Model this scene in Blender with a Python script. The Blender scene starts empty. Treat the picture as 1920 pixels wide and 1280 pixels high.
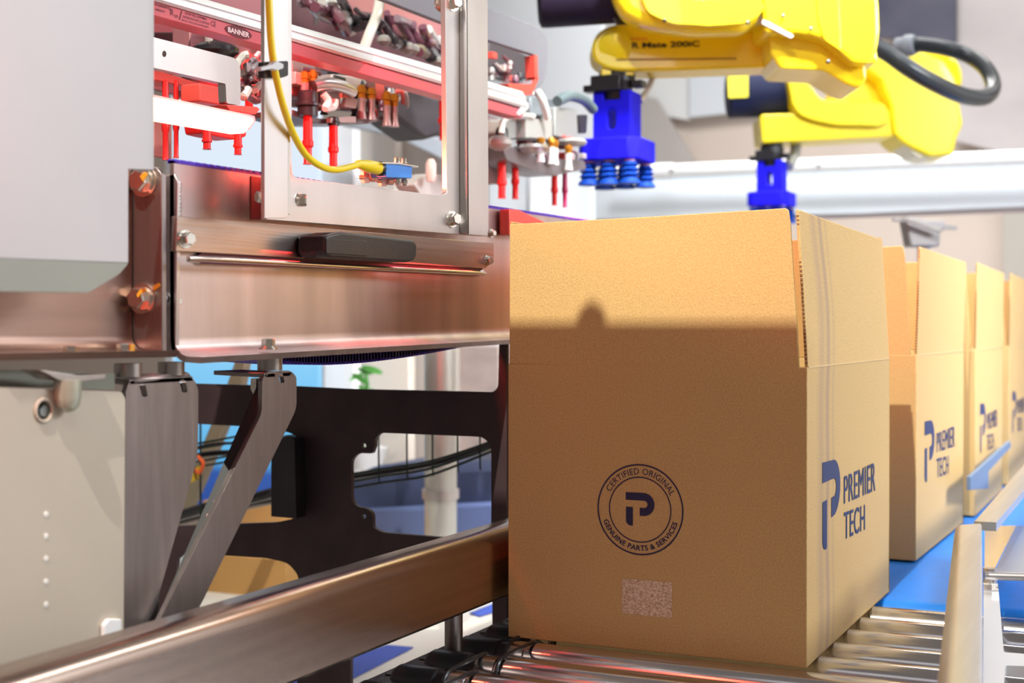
import bpy, bmesh, math, random
from mathutils import Vector, Matrix
from mathutils.geometry import tessellate_polygon, delaunay_2d_cdt

# ------------------------------------------------------------------ camera, world, lights, exposure
scene = bpy.context.scene
COL = scene.collection
S = 0.42                       # metres per unit: the eye is one unit above the roller tops
EYE = Vector((0, 0, 1.27))
F = 2600.0                     # focal length in pixels of the 1920 px wide photograph
YAW, PITCH = math.atan(1230 / F), math.atan(25 / F)
SN, CS = math.sin(YAW), math.cos(YAW)
FWD0 = Vector((-SN, CS, 0)); RIGHT = Vector((CS, SN, 0))
FWD = FWD0 * math.cos(PITCH) - Vector((0, 0, math.sin(PITCH)))
UP = RIGHT.cross(FWD)

cam_d = bpy.data.cameras.new('camera'); cam = bpy.data.objects.new('camera', cam_d); COL.objects.link(cam)
cam.matrix_world = Matrix(((RIGHT.x, UP.x, -FWD.x, EYE.x), (RIGHT.y, UP.y, -FWD.y, EYE.y), (RIGHT.z, UP.z, -FWD.z, EYE.z), (0, 0, 0, 1)))
cam_d.sensor_width = 36; cam_d.lens = F / 1920 * 36
cam_d.dof.use_dof = True; cam_d.dof.focus_distance = 1.80; cam_d.dof.aperture_fstop = 5.0
cam_d.clip_start = 0.05; cam_d.clip_end = 100
scene.camera = cam
scene.view_settings.view_transform = 'Standard'; scene.view_settings.look = 'None'
scene.view_settings.gamma = 1; scene.view_settings.exposure = 0.0
scene.view_settings.use_curve_mapping = False

world = bpy.data.worlds.new('hall'); scene.world = world; world.use_nodes = True
wn = world.node_tree.nodes; wn['Background'].inputs[0].default_value = (1.0, 0.87, 0.78, 1); wn['Background'].inputs[1].default_value = 0.20

def W(X, Y, Z): return Vector((X * S, Y * S, EYE.z + Z * S))
def area(name, pos, target, energy, color, sx, sy=None, spread=180):
    d = bpy.data.lights.new(name, 'AREA'); d.energy = energy; d.color = color
    d.shape = 'RECTANGLE'; d.size = sx; d.size_y = sy or sx; d.spread = math.radians(spread)
    o = bpy.data.objects.new(name, d); COL.objects.link(o); o.location = pos
    o.rotation_euler = (Vector(target) - Vector(pos)).to_track_quat('-Z', 'Y').to_euler(); return o
KEY_POS = W(-0.9, 4.05 - 6.5, 0.02 + 1.17 * 6.5)
area('key_spotlight', KEY_POS, W(-1.5, 4.3, 0.1), 23, (1.0, 0.97, 0.84), 0.03, 0.03, 50)
area('side_floodlight', W(5.5, 6.5, 3.6), W(-1.0, 6.0, 0.0), 95, (0.88, 0.95, 1.0), 1.4, 0.8)
area('far_box_fill', W(3.6, 8.6, 2.6), W(-1.0, 7.8, 0.0), 6, (1.0, 0.98, 0.96), 0.6, 0.4, 60)  # added light to brighten the right sides of the far boxes
area('hall_ceiling_lamp', W(-3.5, 16.5, 8.5), W(-3.0, 21, 0), 200, (1.0, 0.98, 0.95), 3.0, 1.5)
area('white_beam_fill', W(-3.0, 10.5, 7.5), W(-2.5, 16, 0.9), 55, (0.97, 0.98, 1.0), 1.5, 0.8, 90)  # added light to whiten the tube rail and deep beam
area('hall_back_lamp', W(-7.0, 8.5, 6.5), W(-7.5, 12, -1), 16, (1.0, 0.98, 0.95), 2.0, 1.2)
area('reflector_wall_light', W(4.0, 13, 8.5), W(8.5, 13, 0), 180, (1.0, 0.98, 0.97), 4.0, 1.0)  # added to light the unseen wall that the steel reflects
area('robot_fill', W(0.5, 4.35, 6.0), W(-2.4, 8.5, 1.2), 38, (0.96, 0.98, 1.0), 0.5, 0.4, 56)  # added fill for the fronts of the robots
area('machine_front_fill', W(0.8, 0.2, 3.2), W(-2.3, 3.4, 0.2), 8, (1.0, 0.96, 0.93), 0.9, 0.5)  # added light for highlights on the machine's steel
area('red_roller_fill', W(-2.1, 1.5, 0.5), W(-1.75, 4.0, -0.9), 1.4, (1.0, 0.07, 0.03), 0.12, 0.2)  # unseen red light added for the red on rollers and box front

# ------------------------------------------------------------------ pixel rays onto real planes (authoring units)
def ray(px, py):
    return FWD + RIGHT * ((px - 960) / F) + UP * ((640 - py) / F)
def PX(px, py, X):
    r = ray(px, py); return EYE + r * (X * S / r.x)
def PY(px, py, Y):
    r = ray(px, py); return EYE + r * (Y * S / r.y)
def PZ(px, py, Z):
    r = ray(px, py); return EYE + r * (Z * S / r.z)
def PD(px, py, d):
    return EYE + ray(px, py) * (d * S)

# ------------------------------------------------------------------ materials
MATS = {}
def mat(name, col, rough=0.5, metal=0.0, var=0.0, bump=0.0, scale=(20, 20, 20), detail=4, emit=None, estr=0, trans=0, spec=None, coat=0, col2=None, aniso=0):
    if name in MATS: return MATS[name]
    m = bpy.data.materials.new(name); m.use_nodes = True; nt = m.node_tree; b = nt.nodes['Principled BSDF']
    b.inputs['Base Color'].default_value = (*col, 1); b.inputs['Roughness'].default_value = rough; b.inputs['Metallic'].default_value = metal
    if spec is not None: b.inputs['Specular IOR Level'].default_value = spec
    if coat: b.inputs['Coat Weight'].default_value = coat
    if trans: b.inputs['Transmission Weight'].default_value = trans
    if aniso: b.inputs['Anisotropic'].default_value = aniso
    if emit: b.inputs['Emission Color'].default_value = (*emit, 1); b.inputs['Emission Strength'].default_value = estr
    if var or bump:
        tc = nt.nodes.new('ShaderNodeTexCoord'); mp = nt.nodes.new('ShaderNodeMapping'); mp.inputs['Scale'].default_value = scale
        nz = nt.nodes.new('ShaderNodeTexNoise'); nz.inputs['Scale'].default_value = 1.0; nz.inputs['Detail'].default_value = detail
        nt.links.new(tc.outputs['Object'], mp.inputs[0]); nt.links.new(mp.outputs[0], nz.inputs[0])
        if var:
            rp = nt.nodes.new('ShaderNodeMix'); rp.data_type = 'RGBA'
            c2 = col2 or tuple(c * (1 - var) for c in col); c1 = col if col2 else tuple(min(1, c * (1 + var)) for c in col)
            rp.inputs[6].default_value = (*c2, 1); rp.inputs[7].default_value = (*c1, 1)
            mr = nt.nodes.new('ShaderNodeMapRange'); mr.inputs[1].default_value = 0.3; mr.inputs[2].default_value = 0.7
            nt.links.new(nz.outputs[0], mr.inputs[0]); nt.links.new(mr.outputs[0], rp.inputs[0]); nt.links.new(rp.outputs[2], b.inputs['Base Color'])
        if bump:
            bp = nt.nodes.new('ShaderNodeBump'); bp.inputs['Strength'].default_value = bump; bp.inputs['Distance'].default_value = 0.002
            nt.links.new(nz.outputs[0], bp.inputs['Height']); nt.links.new(bp.outputs[0], b.inputs['Normal'])
    MATS[name] = m; return m

STEEL = mat('brushed_steel', (0.74, 0.70, 0.695), 0.34, 1.0, 0.07, 0.04, (9, 14, 5), 6)
STEEL_H = mat('brushed_steel_lengthwise', (0.52, 0.45, 0.42), 0.27, 1.0, 0.10, 0.10, (120, 4, 160), 5)
STEEL_WARM = mat('warm_brushed_steel', (0.56, 0.475, 0.46), 0.38, 1.0, 0.20, 0.10, (8, 16, 2.5), 6)
STEEL_BROWN = mat('brown_reflecting_steel', (0.30, 0.20, 0.165), 0.36, 1.0, 0.12, 0.10, (30, 6, 60), 5)  # brown reflection of the surroundings is put into this steel's colour
STEEL_MID = mat('turned_steel', (0.42, 0.38, 0.36), 0.32, 1.0, 0.06, 0.05, (90, 90, 8), 4)
STEEL_DARK = mat('dark_brushed_steel', (0.30, 0.26, 0.25), 0.42, 1.0, 0.12, 0.12, (90, 90, 8), 5)
BRIGHT = mat('bright_steel', (0.80, 0.76, 0.72), 0.18, 1.0)
CHROME = mat('roller_steel', (0.62, 0.62, 0.65), 0.16, 1.0)
BOLTM = mat('bolt_steel', (0.78, 0.73, 0.66), 0.22, 1.0)
BROWN = mat('brown_steel_plate', (0.060, 0.036, 0.040), 0.48, 0.3, 0.22, 0.1, (14, 14, 14), 6)
FRAME_DARK = mat('dark_frame_steel', (0.05, 0.045, 0.055), 0.40, 0.6, 0.2, 0.05, (15, 15, 15))
WHITE = mat('white_powder_coat', (0.80, 0.81, 0.82), 0.35, 0.0, 0.02, 0.02, (8, 8, 8))
COVER = mat('pale_grey_cover_paint', (0.47, 0.45, 0.465), 0.45, 0.0, 0.03, 0.02, (5, 5, 5))
COVER_LIP = mat('cover_lip_shading', (0.42, 0.42, 0.37), 0.45, 0.0, 0.03, 0.02, (5, 5, 5))  # cover paint with the bend's different shading put into the colour
CREAM = mat('cream_cabinet_paint', (0.46, 0.40, 0.325), 0.5, 0.0, 0.05, 0.02, (5, 5, 5))
BLACK = mat('black_plastic', (0.012, 0.012, 0.015), 0.38, 0.0, 0.2, 0.25, (500, 500, 500), 2)
BLACK_S = mat('smooth_black_plastic', (0.015, 0.014, 0.018), 0.35)
RUBBER = mat('black_rubber', (0.012, 0.015, 0.018), 0.32, coat=0.15)
YELLOW = mat('robot_yellow_paint', (0.92, 0.71, 0.008), 0.30, 0.0, coat=0.4)
NAVY = mat('navy_plastic', (0.010, 0.014, 0.05), 0.6, spec=.2)
YLABEL = mat('yellow_label', (0.90, 0.78, 0.02), 0.5)
BLUE = mat('gripper_blue_plastic', (0.010, 0.006, 0.72), 0.6, spec=0.15)
CUPBLUE = mat('suction_cup_blue', (0.004, 0.05, 0.36), 0.6, spec=.2)
SBLUE = mat('sensor_blue', (0.05, 0.24, 0.72), 0.35)
CABLE = mat('yellow_cable', (0.92, 0.68, 0.01), 0.35, coat=0.2)
RED = mat('red_rubber', (0.70, 0.012, 0.012), 0.4)
REDP = mat('red_steel_bracket', (0.75, 0.08, 0.06), 0.4)
BRASS = mat('orange_brass', (0.55, 0.22, 0.02), 0.3, 0.7)
BELT = mat('blue_belt', (0.010, 0.17, 0.62), 0.42, 0.0, 0.06, 0.03, (60, 60, 60))
PURPLE = mat('violet_chain_belt', (0.07, 0.03, 0.50), 0.45)
KRAFT_COL = (0.55, 0.355, 0.140)
def kraft(name, col):
    m = mat(name, col, 0.62, 0, 0.12, 0.3, (420, 420, 420), 3, spec=0.35)
    return m
KRAFT = kraft('kraft_cardboard', KRAFT_COL)
def streaked():  # wavy darker streaks in the colour of the side face
    m = KRAFT.copy(); m.name = 'kraft_with_dark_streaks'; nt = m.node_tree; b = nt.nodes['Principled BSDF']
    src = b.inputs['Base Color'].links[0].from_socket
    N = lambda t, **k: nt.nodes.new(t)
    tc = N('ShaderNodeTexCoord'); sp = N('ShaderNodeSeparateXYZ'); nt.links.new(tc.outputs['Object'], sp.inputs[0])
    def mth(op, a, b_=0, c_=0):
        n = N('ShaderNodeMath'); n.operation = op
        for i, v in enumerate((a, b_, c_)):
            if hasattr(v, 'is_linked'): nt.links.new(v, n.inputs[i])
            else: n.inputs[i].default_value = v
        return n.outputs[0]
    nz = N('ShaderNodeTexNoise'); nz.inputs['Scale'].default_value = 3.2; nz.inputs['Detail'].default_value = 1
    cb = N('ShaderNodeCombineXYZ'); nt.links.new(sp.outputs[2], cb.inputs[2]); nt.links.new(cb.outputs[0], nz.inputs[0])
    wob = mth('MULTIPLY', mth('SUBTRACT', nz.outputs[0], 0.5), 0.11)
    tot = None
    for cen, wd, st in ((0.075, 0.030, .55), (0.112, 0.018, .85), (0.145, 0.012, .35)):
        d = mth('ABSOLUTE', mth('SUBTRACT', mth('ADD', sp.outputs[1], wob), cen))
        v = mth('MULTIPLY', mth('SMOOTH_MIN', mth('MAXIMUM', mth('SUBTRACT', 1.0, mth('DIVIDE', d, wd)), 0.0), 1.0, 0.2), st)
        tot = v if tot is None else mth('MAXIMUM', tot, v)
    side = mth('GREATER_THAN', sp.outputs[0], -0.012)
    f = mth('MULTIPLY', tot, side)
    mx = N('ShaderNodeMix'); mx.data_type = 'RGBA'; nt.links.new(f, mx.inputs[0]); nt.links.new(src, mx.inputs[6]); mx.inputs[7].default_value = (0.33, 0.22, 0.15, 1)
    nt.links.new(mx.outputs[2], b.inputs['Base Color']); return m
KRAFT_STREAKED = streaked()
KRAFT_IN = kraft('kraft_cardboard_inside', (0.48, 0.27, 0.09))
INK = mat('navy_ink', (0.010, 0.022, 0.10), 0.6)
INKD = mat('dark_navy_ink', (0.012, 0.010, 0.055), 0.6)
TAPE = mat('clear_tape_glints', (0.90, 0.72, 0.55), 0.10, 0, 0.30, 1.0, (260, 260, 420), 5, coat=1.0, col2=(0.42, 0.25, 0.11))  # pale flecks in the colour stand in for glints on the crinkles
DIFF = mat('lit_red_diffuser', (1, 0.9, 0.8), 0.4, emit=(1.0, 0.52, 0.38), estr=2.3)
ALU = mat('white_anodised_aluminium', (0.66, 0.68, 0.70), 0.35, 0.2)
LBAR = mat('light_bar_face_red_lit', (0.62, 0.12, 0.15), 0.35, 0.0)  # red lamp light on the pale face is put into the colour
LABELRED = mat('dark_red_label', (0.13, 0.0, 0.012), 0.4)
LABELPINK = mat('pale_pink_print', (0.95, 0.70, 0.70), 0.5)
WALL = mat('booth_wall_beige', (0.66, 0.57, 0.51), 0.8, 0, 0.04, 0, (1.2, 1.2, 1.2), 2)
WALLG = mat('booth_wall_grey', (0.46, 0.43, 0.42), 0.8, 0, 0.06, 0, (1.2, 1.2, 1.2), 2)
FLOORM = mat('pale_hall_floor', (0.62, 0.60, 0.56), 0.45, 0, 0.05, 0, (3, 3, 3), 3)
CARPET = mat('blue_floor_stripe', (0.04, 0.09, 0.46), 0.7)
WIRE = mat('dark_wire', (0.02, 0.035, 0.03), 0.4, 0.5)
GREEN = mat('leaf_green', (0.07, 0.28, 0.05), 0.5, 0, 0.3, 0, (20, 20, 20))
NYLON = mat('white_nylon', (0.68, 0.66, 0.68), 0.35)
OFFW = mat('off_white_plastic', (0.36, 0.36, 0.34), 0.4)
GREYM = mat('grey_machined_block', (0.30, 0.28, 0.28), 0.4, 0.6)
PINKP = mat('dusky_pink_machine_panel', (0.40, 0.16, 0.18), 0.45, 0.3)
CLEARH = mat('clear_hose', (0.75, 0.76, 0.72), 0.15, coat=0.5)
STAIN = mat('yellow_paint_mark', (0.75, 0.33, 0.02), 0.5)

# ------------------------------------------------------------------ geometry accumulator
def inside(p, poly):
    r = False; n = len(poly)
    for i in range(n):
        a = poly[i]; b = poly[i - 1]
        if (a.y > p.y) != (b.y > p.y) and p.x < (b.x - a.x) * (p.y - a.y) / (b.y - a.y) + a.x: r = not r
    return r
class G:
    def __init__(s): s.v = []; s.f = []
    def add(s, vs, fs):
        n = len(s.v); s.v += [Vector(v) for v in vs]; s.f += [tuple(i + n for i in f) for f in fs]; return s
    def prism(s, pts, d, holes=()):
        """pts: 3-D outline, d: extrusion vector, holes: 3-D outlines"""
        loops = [[Vector(p) for p in pts]] + [[Vector(p) for p in h] for h in holes]
        flat = [p for l in loops for p in l]; n = len(flat); d = Vector(d)
        if holes:
            # project to 2-D for a robust tessellation
            nn = Vector((0, 0, 0)); L = loops[0]
            for i in range(len(L)): nn += L[i].cross(L[(i + 1) % len(L)])
            nn.normalize(); a = nn.orthogonal().normalized(); b = nn.cross(a)
            P2 = [Vector((p.dot(a), p.dot(b))) for p in flat]; ed = []; k = 0
            for l in loops:
                m = len(l); ed += [(k + i, k + (i + 1) % m) for i in range(m)]; k += m
            vo, eo, fo, ov, oe, of = delaunay_2d_cdt(P2, ed, [], 1, 1e-7)
            back = [o_[0] if o_ else 0 for o_ in ov]; faces = []
            hl = [[Vector((p.dot(a), p.dot(b))) for p in l] for l in loops[1:]]
            for t in fo:
                c = sum((vo[i] for i in t), Vector((0, 0))) / len(t)
                if not any(inside(c, h_) for h_ in hl): faces.append(tuple(back[i] for i in t))
        else:
            faces = [tuple(range(n))]
        vs = flat + [p + d for p in flat]; fs = [f for f in faces] + [tuple(i + n for i in reversed(f)) for f in faces]
        k = 0
        for l in loops:
            m = len(l)
            for i in range(m):
                j = (i + 1) % m; fs.append((k + i, k + j, k + j + n, k + i + n))
            k += m
        return s.add(vs, fs)
    def box(s, a, b):
        a = Vector(a); b = Vector(b)
        x0, x1 = sorted((a.x, b.x)); y0, y1 = sorted((a.y, b.y)); z0, z1 = sorted((a.z, b.z))
        vs = [(x0, y0, z0), (x1, y0, z0), (x1, y1, z0), (x0, y1, z0), (x0, y0, z1), (x1, y0, z1), (x1, y1, z1), (x0, y1, z1)]
        return s.add(vs, [(3, 2, 1, 0), (4, 5, 6, 7), (0, 1, 5, 4), (1, 2, 6, 5), (2, 3, 7, 6), (3, 0, 4, 7)])
    def cyl(s, p, q, r, r2=None, n=20):
        return s.lathe(p, q, [(0, r), (1, r if r2 is None else r2)], n)
    def lathe(s, p, q, prof, n=20, closed=True):
        """prof: list of (t, radius); t is 0..1 from p to q"""
        p = Vector(p); q = Vector(q); ax = (q - p); a = ax.normalized().orthogonal().normalized(); b = ax.normalized().cross(a)
        vs = []; fs = []
        for t, r in prof:
            c = p + ax * t
            for i in range(n):
                an = 2 * math.pi * i / n; vs.append(c + (a * math.cos(an) + b * math.sin(an)) * r)
        for k in range(len(prof) - 1):
            for i in range(n):
                j = (i + 1) % n; fs.append((k * n + i, k * n + j, (k + 1) * n + j, (k + 1) * n + i))
        if closed: fs += [tuple(reversed(range(n))), tuple(range((len(prof) - 1) * n, len(prof) * n))]
        return s.add(vs, fs)
    def tube(s, pts, r, n=12, smooth=6, closed=False):
        pts = [Vector(p) for p in pts]
        if smooth and len(pts) > 2: pts = spline(pts, smooth, closed)
        m = len(pts); vs = []; fs = []; prev = None
        for i, c in enumerate(pts):
            if closed: t = pts[(i + 1) % m] - pts[i - 1]
            else: t = pts[min(i + 1, m - 1)] - pts[max(i - 1, 0)]
            t.normalize()
            if prev is None: a = t.orthogonal().normalized()
            else: a = (prev - t * prev.dot(t)).normalized()
            prev = a; b = t.cross(a); rr = r(i / (m - 1)) if callable(r) else r
            for k in range(n):
                an = 2 * math.pi * k / n; vs.append(c + (a * math.cos(an) + b * math.sin(an)) * rr)
        for i in range(m if closed else m - 1):
            i2 = (i + 1) % m
            for k in range(n):
                k2 = (k + 1) % n; fs.append((i * n + k, i * n + k2, i2 * n + k2, i2 * n + k))
        if not closed: fs += [tuple(reversed(range(n))), tuple(range((m - 1) * n, m * n))]
        return s.add(vs, fs)
    def loft(s, A, B, caps=True):
        n = len(A); vs = list(A) + list(B); fs = [(i, (i + 1) % n, (i + 1) % n + n, i + n) for i in range(n)]
        if caps: fs += [tuple(reversed(range(n))), tuple(range(n, 2 * n))]
        return s.add(vs, fs)
    def ball(s, c, r, sc=(1, 1, 1), n=12):
        c = Vector(c); vs = []; fs = []; m = n // 2
        for i in range(m + 1):
            th = math.pi * i / m
            for k in range(n):
                ph = 2 * math.pi * k / n; vs.append(c + Vector((math.sin(th) * math.cos(ph) * sc[0], math.sin(th) * math.sin(ph) * sc[1], math.cos(th) * sc[2])) * r)
        for i in range(m):
            for k in range(n):
                k2 = (k + 1) % n; fs.append((i * n + k, (i + 1) * n + k, (i + 1) * n + k2, i * n + k2))
        return s.add(vs, fs)
    def out(s, name, m, parent=None, bevel=0, seg=2, smooth=35, kind=None, label=None, local=False):
        me = bpy.data.meshes.new(name); off = Vector((0, 0, 0))
        if parent is not None and not local:
            off = Vector(parent.location)
            if parent.parent is not None: off += Vector(parent.parent.location)
        me.from_pydata([tuple(v - off) for v in s.v], [], s.f)
        bm = bmesh.new(); bm.from_mesh(me)
        bmesh.ops.remove_doubles(bm, verts=bm.verts, dist=1e-7)
        bmesh.ops.recalc_face_normals(bm, faces=bm.faces); bm.to_mesh(me); bm.free()
        me.materials.append(m); o = bpy.data.objects.new(name, me); COL.objects.link(o)
        if parent is not None: o.parent = parent
        if smooth:
            for p in me.polygons: p.use_smooth = True
            me.set_sharp_from_angle(angle=math.radians(smooth))
        if bevel:
            b = o.modifiers.new('bevel', 'BEVEL'); b.width = bevel; b.segments = seg; b.limit_method = 'ANGLE'; b.angle_limit = math.radians(40)
            b.harden_normals = False
        if kind: o['kind'] = kind
        if label: o['label'] = label
        return o

def spline(pts, k, closed=False):
    out = []; n = len(pts); rng = range(n) if closed else range(n - 1)
    for i in rng:
        if closed: p0, p1, p2, p3 = pts[i - 1], pts[i], pts[(i + 1) % n], pts[(i + 2) % n]
        else: p0, p1, p2, p3 = pts[max(i - 1, 0)], pts[i], pts[i + 1], pts[min(i + 2, n - 1)]
        for j in range(k):
            t = j / k; out.append(0.5 * ((2 * p1) + (p2 - p0) * t + (2 * p0 - 5 * p1 + 4 * p2 - p3) * t * t + (3 * p1 - p0 - 3 * p2 + p3) * t ** 3))
    if not closed: out.append(pts[-1])
    return out
def rnd(pts, r=0, seg=5):
    """round the corners of a 2-D outline; a point may carry its own radius as a third number"""
    out = []; n = len(pts)
    for i in range(n):
        p = Vector(pts[i][:2]); rr = pts[i][2] if len(pts[i]) > 2 else r
        a = Vector(pts[i - 1][:2]) - p; b = Vector(pts[(i + 1) % n][:2]) - p
        if rr <= 0 or a.length < 1e-6 or b.length < 1e-6: out.append((p.x, p.y)); continue
        la = min(rr, a.length * .49); lb = min(rr, b.length * .49)
        A = p + a.normalized() * la; B = p + b.normalized() * lb
        for k in range(seg + 1):
            t = k / seg; q = A * (1 - t) ** 2 + p * 2 * t * (1 - t) + B * t * t; out.append((q.x, q.y))
    return out

# ------------------------------------------------------------------ tagging
def tag(o, label, cat, group=None, kind=None):
    o['label'] = label; o['category'] = cat
    if group: o['group'] = group
    if kind: o['kind'] = kind
    return o
def thing(name, label, cat, loc, group=None):
    o = bpy.data.objects.new(name, None); COL.objects.link(o); o.location = loc; o.empty_display_size = 0.05
    return tag(o, label, cat, group)
def struct(o): o['kind'] = 'structure'; return o

XV = Vector((S, 0, 0)); YV = Vector((0, S, 0)); ZV = Vector((0, 0, S))
def plateX(pts, X, th, r=0, holes=()):
    """plate lying in the plane X = const, th thick towards -X"""
    return G().prism([PX(a, b, X) for a, b in rnd(pts, r)], -XV * th, [[PX(a, b, X) for a, b in rnd(h, r)] for h in holes])
def plateY(pts, Y, th, r=0, holes=()):
    return G().prism([PY(a, b, Y) for a, b in rnd(pts, r)], YV * th, [[PY(a, b, Y) for a, b in rnd(h, r)] for h in holes])

def bolt(c, n, s, parent, m=None, washer=True, name='bolt', ht=0.62):
    """hex head bolt standing on point c along n; s is the width across flats"""
    n = Vector(n).normalized(); g = G(); c = Vector(c); h = 0
    if washer:
        g.lathe(c, c + n * s * .16, [(0, s * .78), (1, s * .78)], 24); h = s * .16
        g.lathe(c + n * h, c + n * (h + s * .14), [(0, s * .62), (1, s * .62)], 20); h += s * .14
    a = c + n * h
    g.lathe(a, a + n * s * ht, [(0, s * .577), (.82, s * .577), (1, s * .50)], 6)
    return g.out(name, m or BOLTM, parent, smooth=20)

# ------------------------------------------------------------------ lettering
def glyphs(txt, bold=0.0, sp=1.0):
    cu = bpy.data.curves.new('txt', 'FONT'); cu.body = txt; cu.offset = bold; cu.space_character = sp; cu.resolution_u = 4
    o = bpy.data.objects.new('txt', cu); COL.objects.link(o); bpy.context.view_layer.update()
    dg = bpy.context.evaluated_depsgraph_get(); me = bpy.data.meshes.new_from_object(o.evaluated_get(dg))
    vs = [v.co.copy() for v in me.vertices]; fs = [tuple(p.vertices) for p in me.polygons]
    bpy.data.objects.remove(o); bpy.data.curves.remove(cu); bpy.data.meshes.remove(me)
    return vs, fs
def text_fit(g, txt, mp, bold=0.0, sp=1.0):
    """fit the lettering into the unit square and map it with mp(u, v)"""
    vs, fs = glyphs(txt, bold, sp)
    if not vs: return g
    x0 = min(v.x for v in vs); x1 = max(v.x for v in vs); y0 = min(v.y for v in vs); y1 = max(v.y for v in vs)
    return g.add([mp((v.x - x0) / (x1 - x0), (v.y - y0) / (y1 - y0)) for v in vs], fs)
def text_arc(g, txt, mp, r, a_mid, a_span, hgt, top=True, bold=0.0):
    """letters on a circle of radius r (baseline), mp maps (x, y) of the disc plane"""
    vs, fs = glyphs(txt, bold, 1.05)
    x0 = min(v.x for v in vs); x1 = max(v.x for v in vs); y1 = max(v.y for v in vs)
    out = []
    for v in vs:
        t = (v.x - x0) / (x1 - x0) - .5; hh = v.y / y1 * hgt
        if top: a = a_mid - t * a_span; rr = r + hh
        else: a = a_mid + t * a_span; rr = r - hh
        out.append(mp(math.cos(a) * rr, math.sin(a) * rr))
    return g.add(out, fs)
def disc_ring(g, mp, r0, r1, n=96):
    vs = []; fs = []
    for i in range(n):
        a = 2 * math.pi * i / n
        for r in (r0, r1): vs.append(mp(math.cos(a) * r, math.sin(a) * r))
    for i in range(n):
        j = (i + 1) % n; fs.append((2 * i, 2 * i + 1, 2 * j + 1, 2 * j))
    return g.add(vs, fs)
def logo_p(g, mp):
    """hooked P with a separate stem, in a unit box (0..1, 0..1), y up"""
    hook = [(0, 1), (.62, 1)] + [(.62 + .38 * math.sin(a), .655 + .345 * math.cos(a)) for a in [math.pi * k / 14 for k in range(1, 14)]] + \
           [(.62, .31), (.49, .31), (.49, .55), (.62, .55)] + [(.62 + .14 * math.cos(a), .655 + .115 * math.sin(a)) for a in [-math.pi / 2 + math.pi * k / 8 for k in range(1, 8)]] + \
           [(.60, .77), (0, .77)]
    stem = [(.01, .56), (.25, .56), (.25, 0), (.19, 0)] + [(.19 - .18 * math.sin(a), .14 - .14 * math.cos(a)) for a in [math.pi / 2 * k / 6 for k in range(1, 7)]]
    for pl in (hook, stem):
        tri = tessellate_polygon([[Vector((a, b, 0)) for a, b in pl]])
        g.add([mp(a, b) for a, b in pl], [tuple(t) for t in tri])
    return g

# ================================================================== SETTING
fl = G().box(W(-34, -10, -3.03), W(22, 34, -3.13)).out('floor', FLOORM); struct(fl)
def stripe(pts, Z=-3.02):
    g = G().prism([PZ(a, b, Z) for a, b in pts], Vector((0, 0, -.003)))
    return g
wb = G().box(W(-34, 26, -3.03), W(22, 26.3, 9)).out('wall_back', WALL); struct(wb)
wr = G().box(W(9, 3, -3.03), W(9.3, 26, 7)).out('reflector_wall_right', WHITE); struct(wr)  # unseen white wall added for the steel to reflect
# pale canvas panels and the darker print on the booth wall
def wall_panel(pts, m, name, label, cat, Y=25.8, th=.12):
    o = plateY(pts, Y, th).out(name, m, bevel=.004); tag(o, label, cat); return o
wall_panel([(1120, -20), (1292, -20), (1292, 225), (1230, 215), (1120, 240)], mat('pale_wall_panel', (0.74, 0.76, 0.77), .6), 'wall_panel', 'pale grey wall panel behind the nearer robot gripper', 'panel', 25.7)
wall_panel([(1292, 60), (1480, 60), (1480, 200), (1292, 220)], mat('cool_wall_panel', (0.66, 0.71, 0.78), .6), 'wall_panel', 'cool light grey wall panel under the yellow robot arm', 'panel', 25.6)
wall_panel([(1110, 150), (1230, 185), (1320, 330), (1110, 330)], WALLG, 'wall_panel', 'grey sloping wall panel left of the small blue gripper', 'panel', 25.4)
wall_panel([(1782, -30), (1940, -30), (1940, 300), (1782, 262)], mat('grey_partition', (0.50, 0.47, 0.48), .7, 0, .12, 0, (1, 1, 2)), 'partition_panel', 'grey partition panel at the right edge beside the dark print', 'panel', 25.4)
wall_panel([(1640, -30), (1792, -30), (1792, 82), (1640, 70)], mat('dark_mural_print', (0.10, 0.09, 0.13), .6, 0, .9, 0, (1.6, 1.6, 1.6), 3, col2=(0.02, 0.03, 0.07)), 'mural_print', 'dark blurred mural print high on the wall behind the black hose', 'poster', 25.2)
wall_panel([(1880, 300), (1960, 290), (1960, 700), (1880, 700)], mat('warm_grey_partition', (0.45, 0.42, 0.38), .7), 'partition_panel', 'warm grey partition behind the last cartons at the right edge', 'panel', 25.4)

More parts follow.
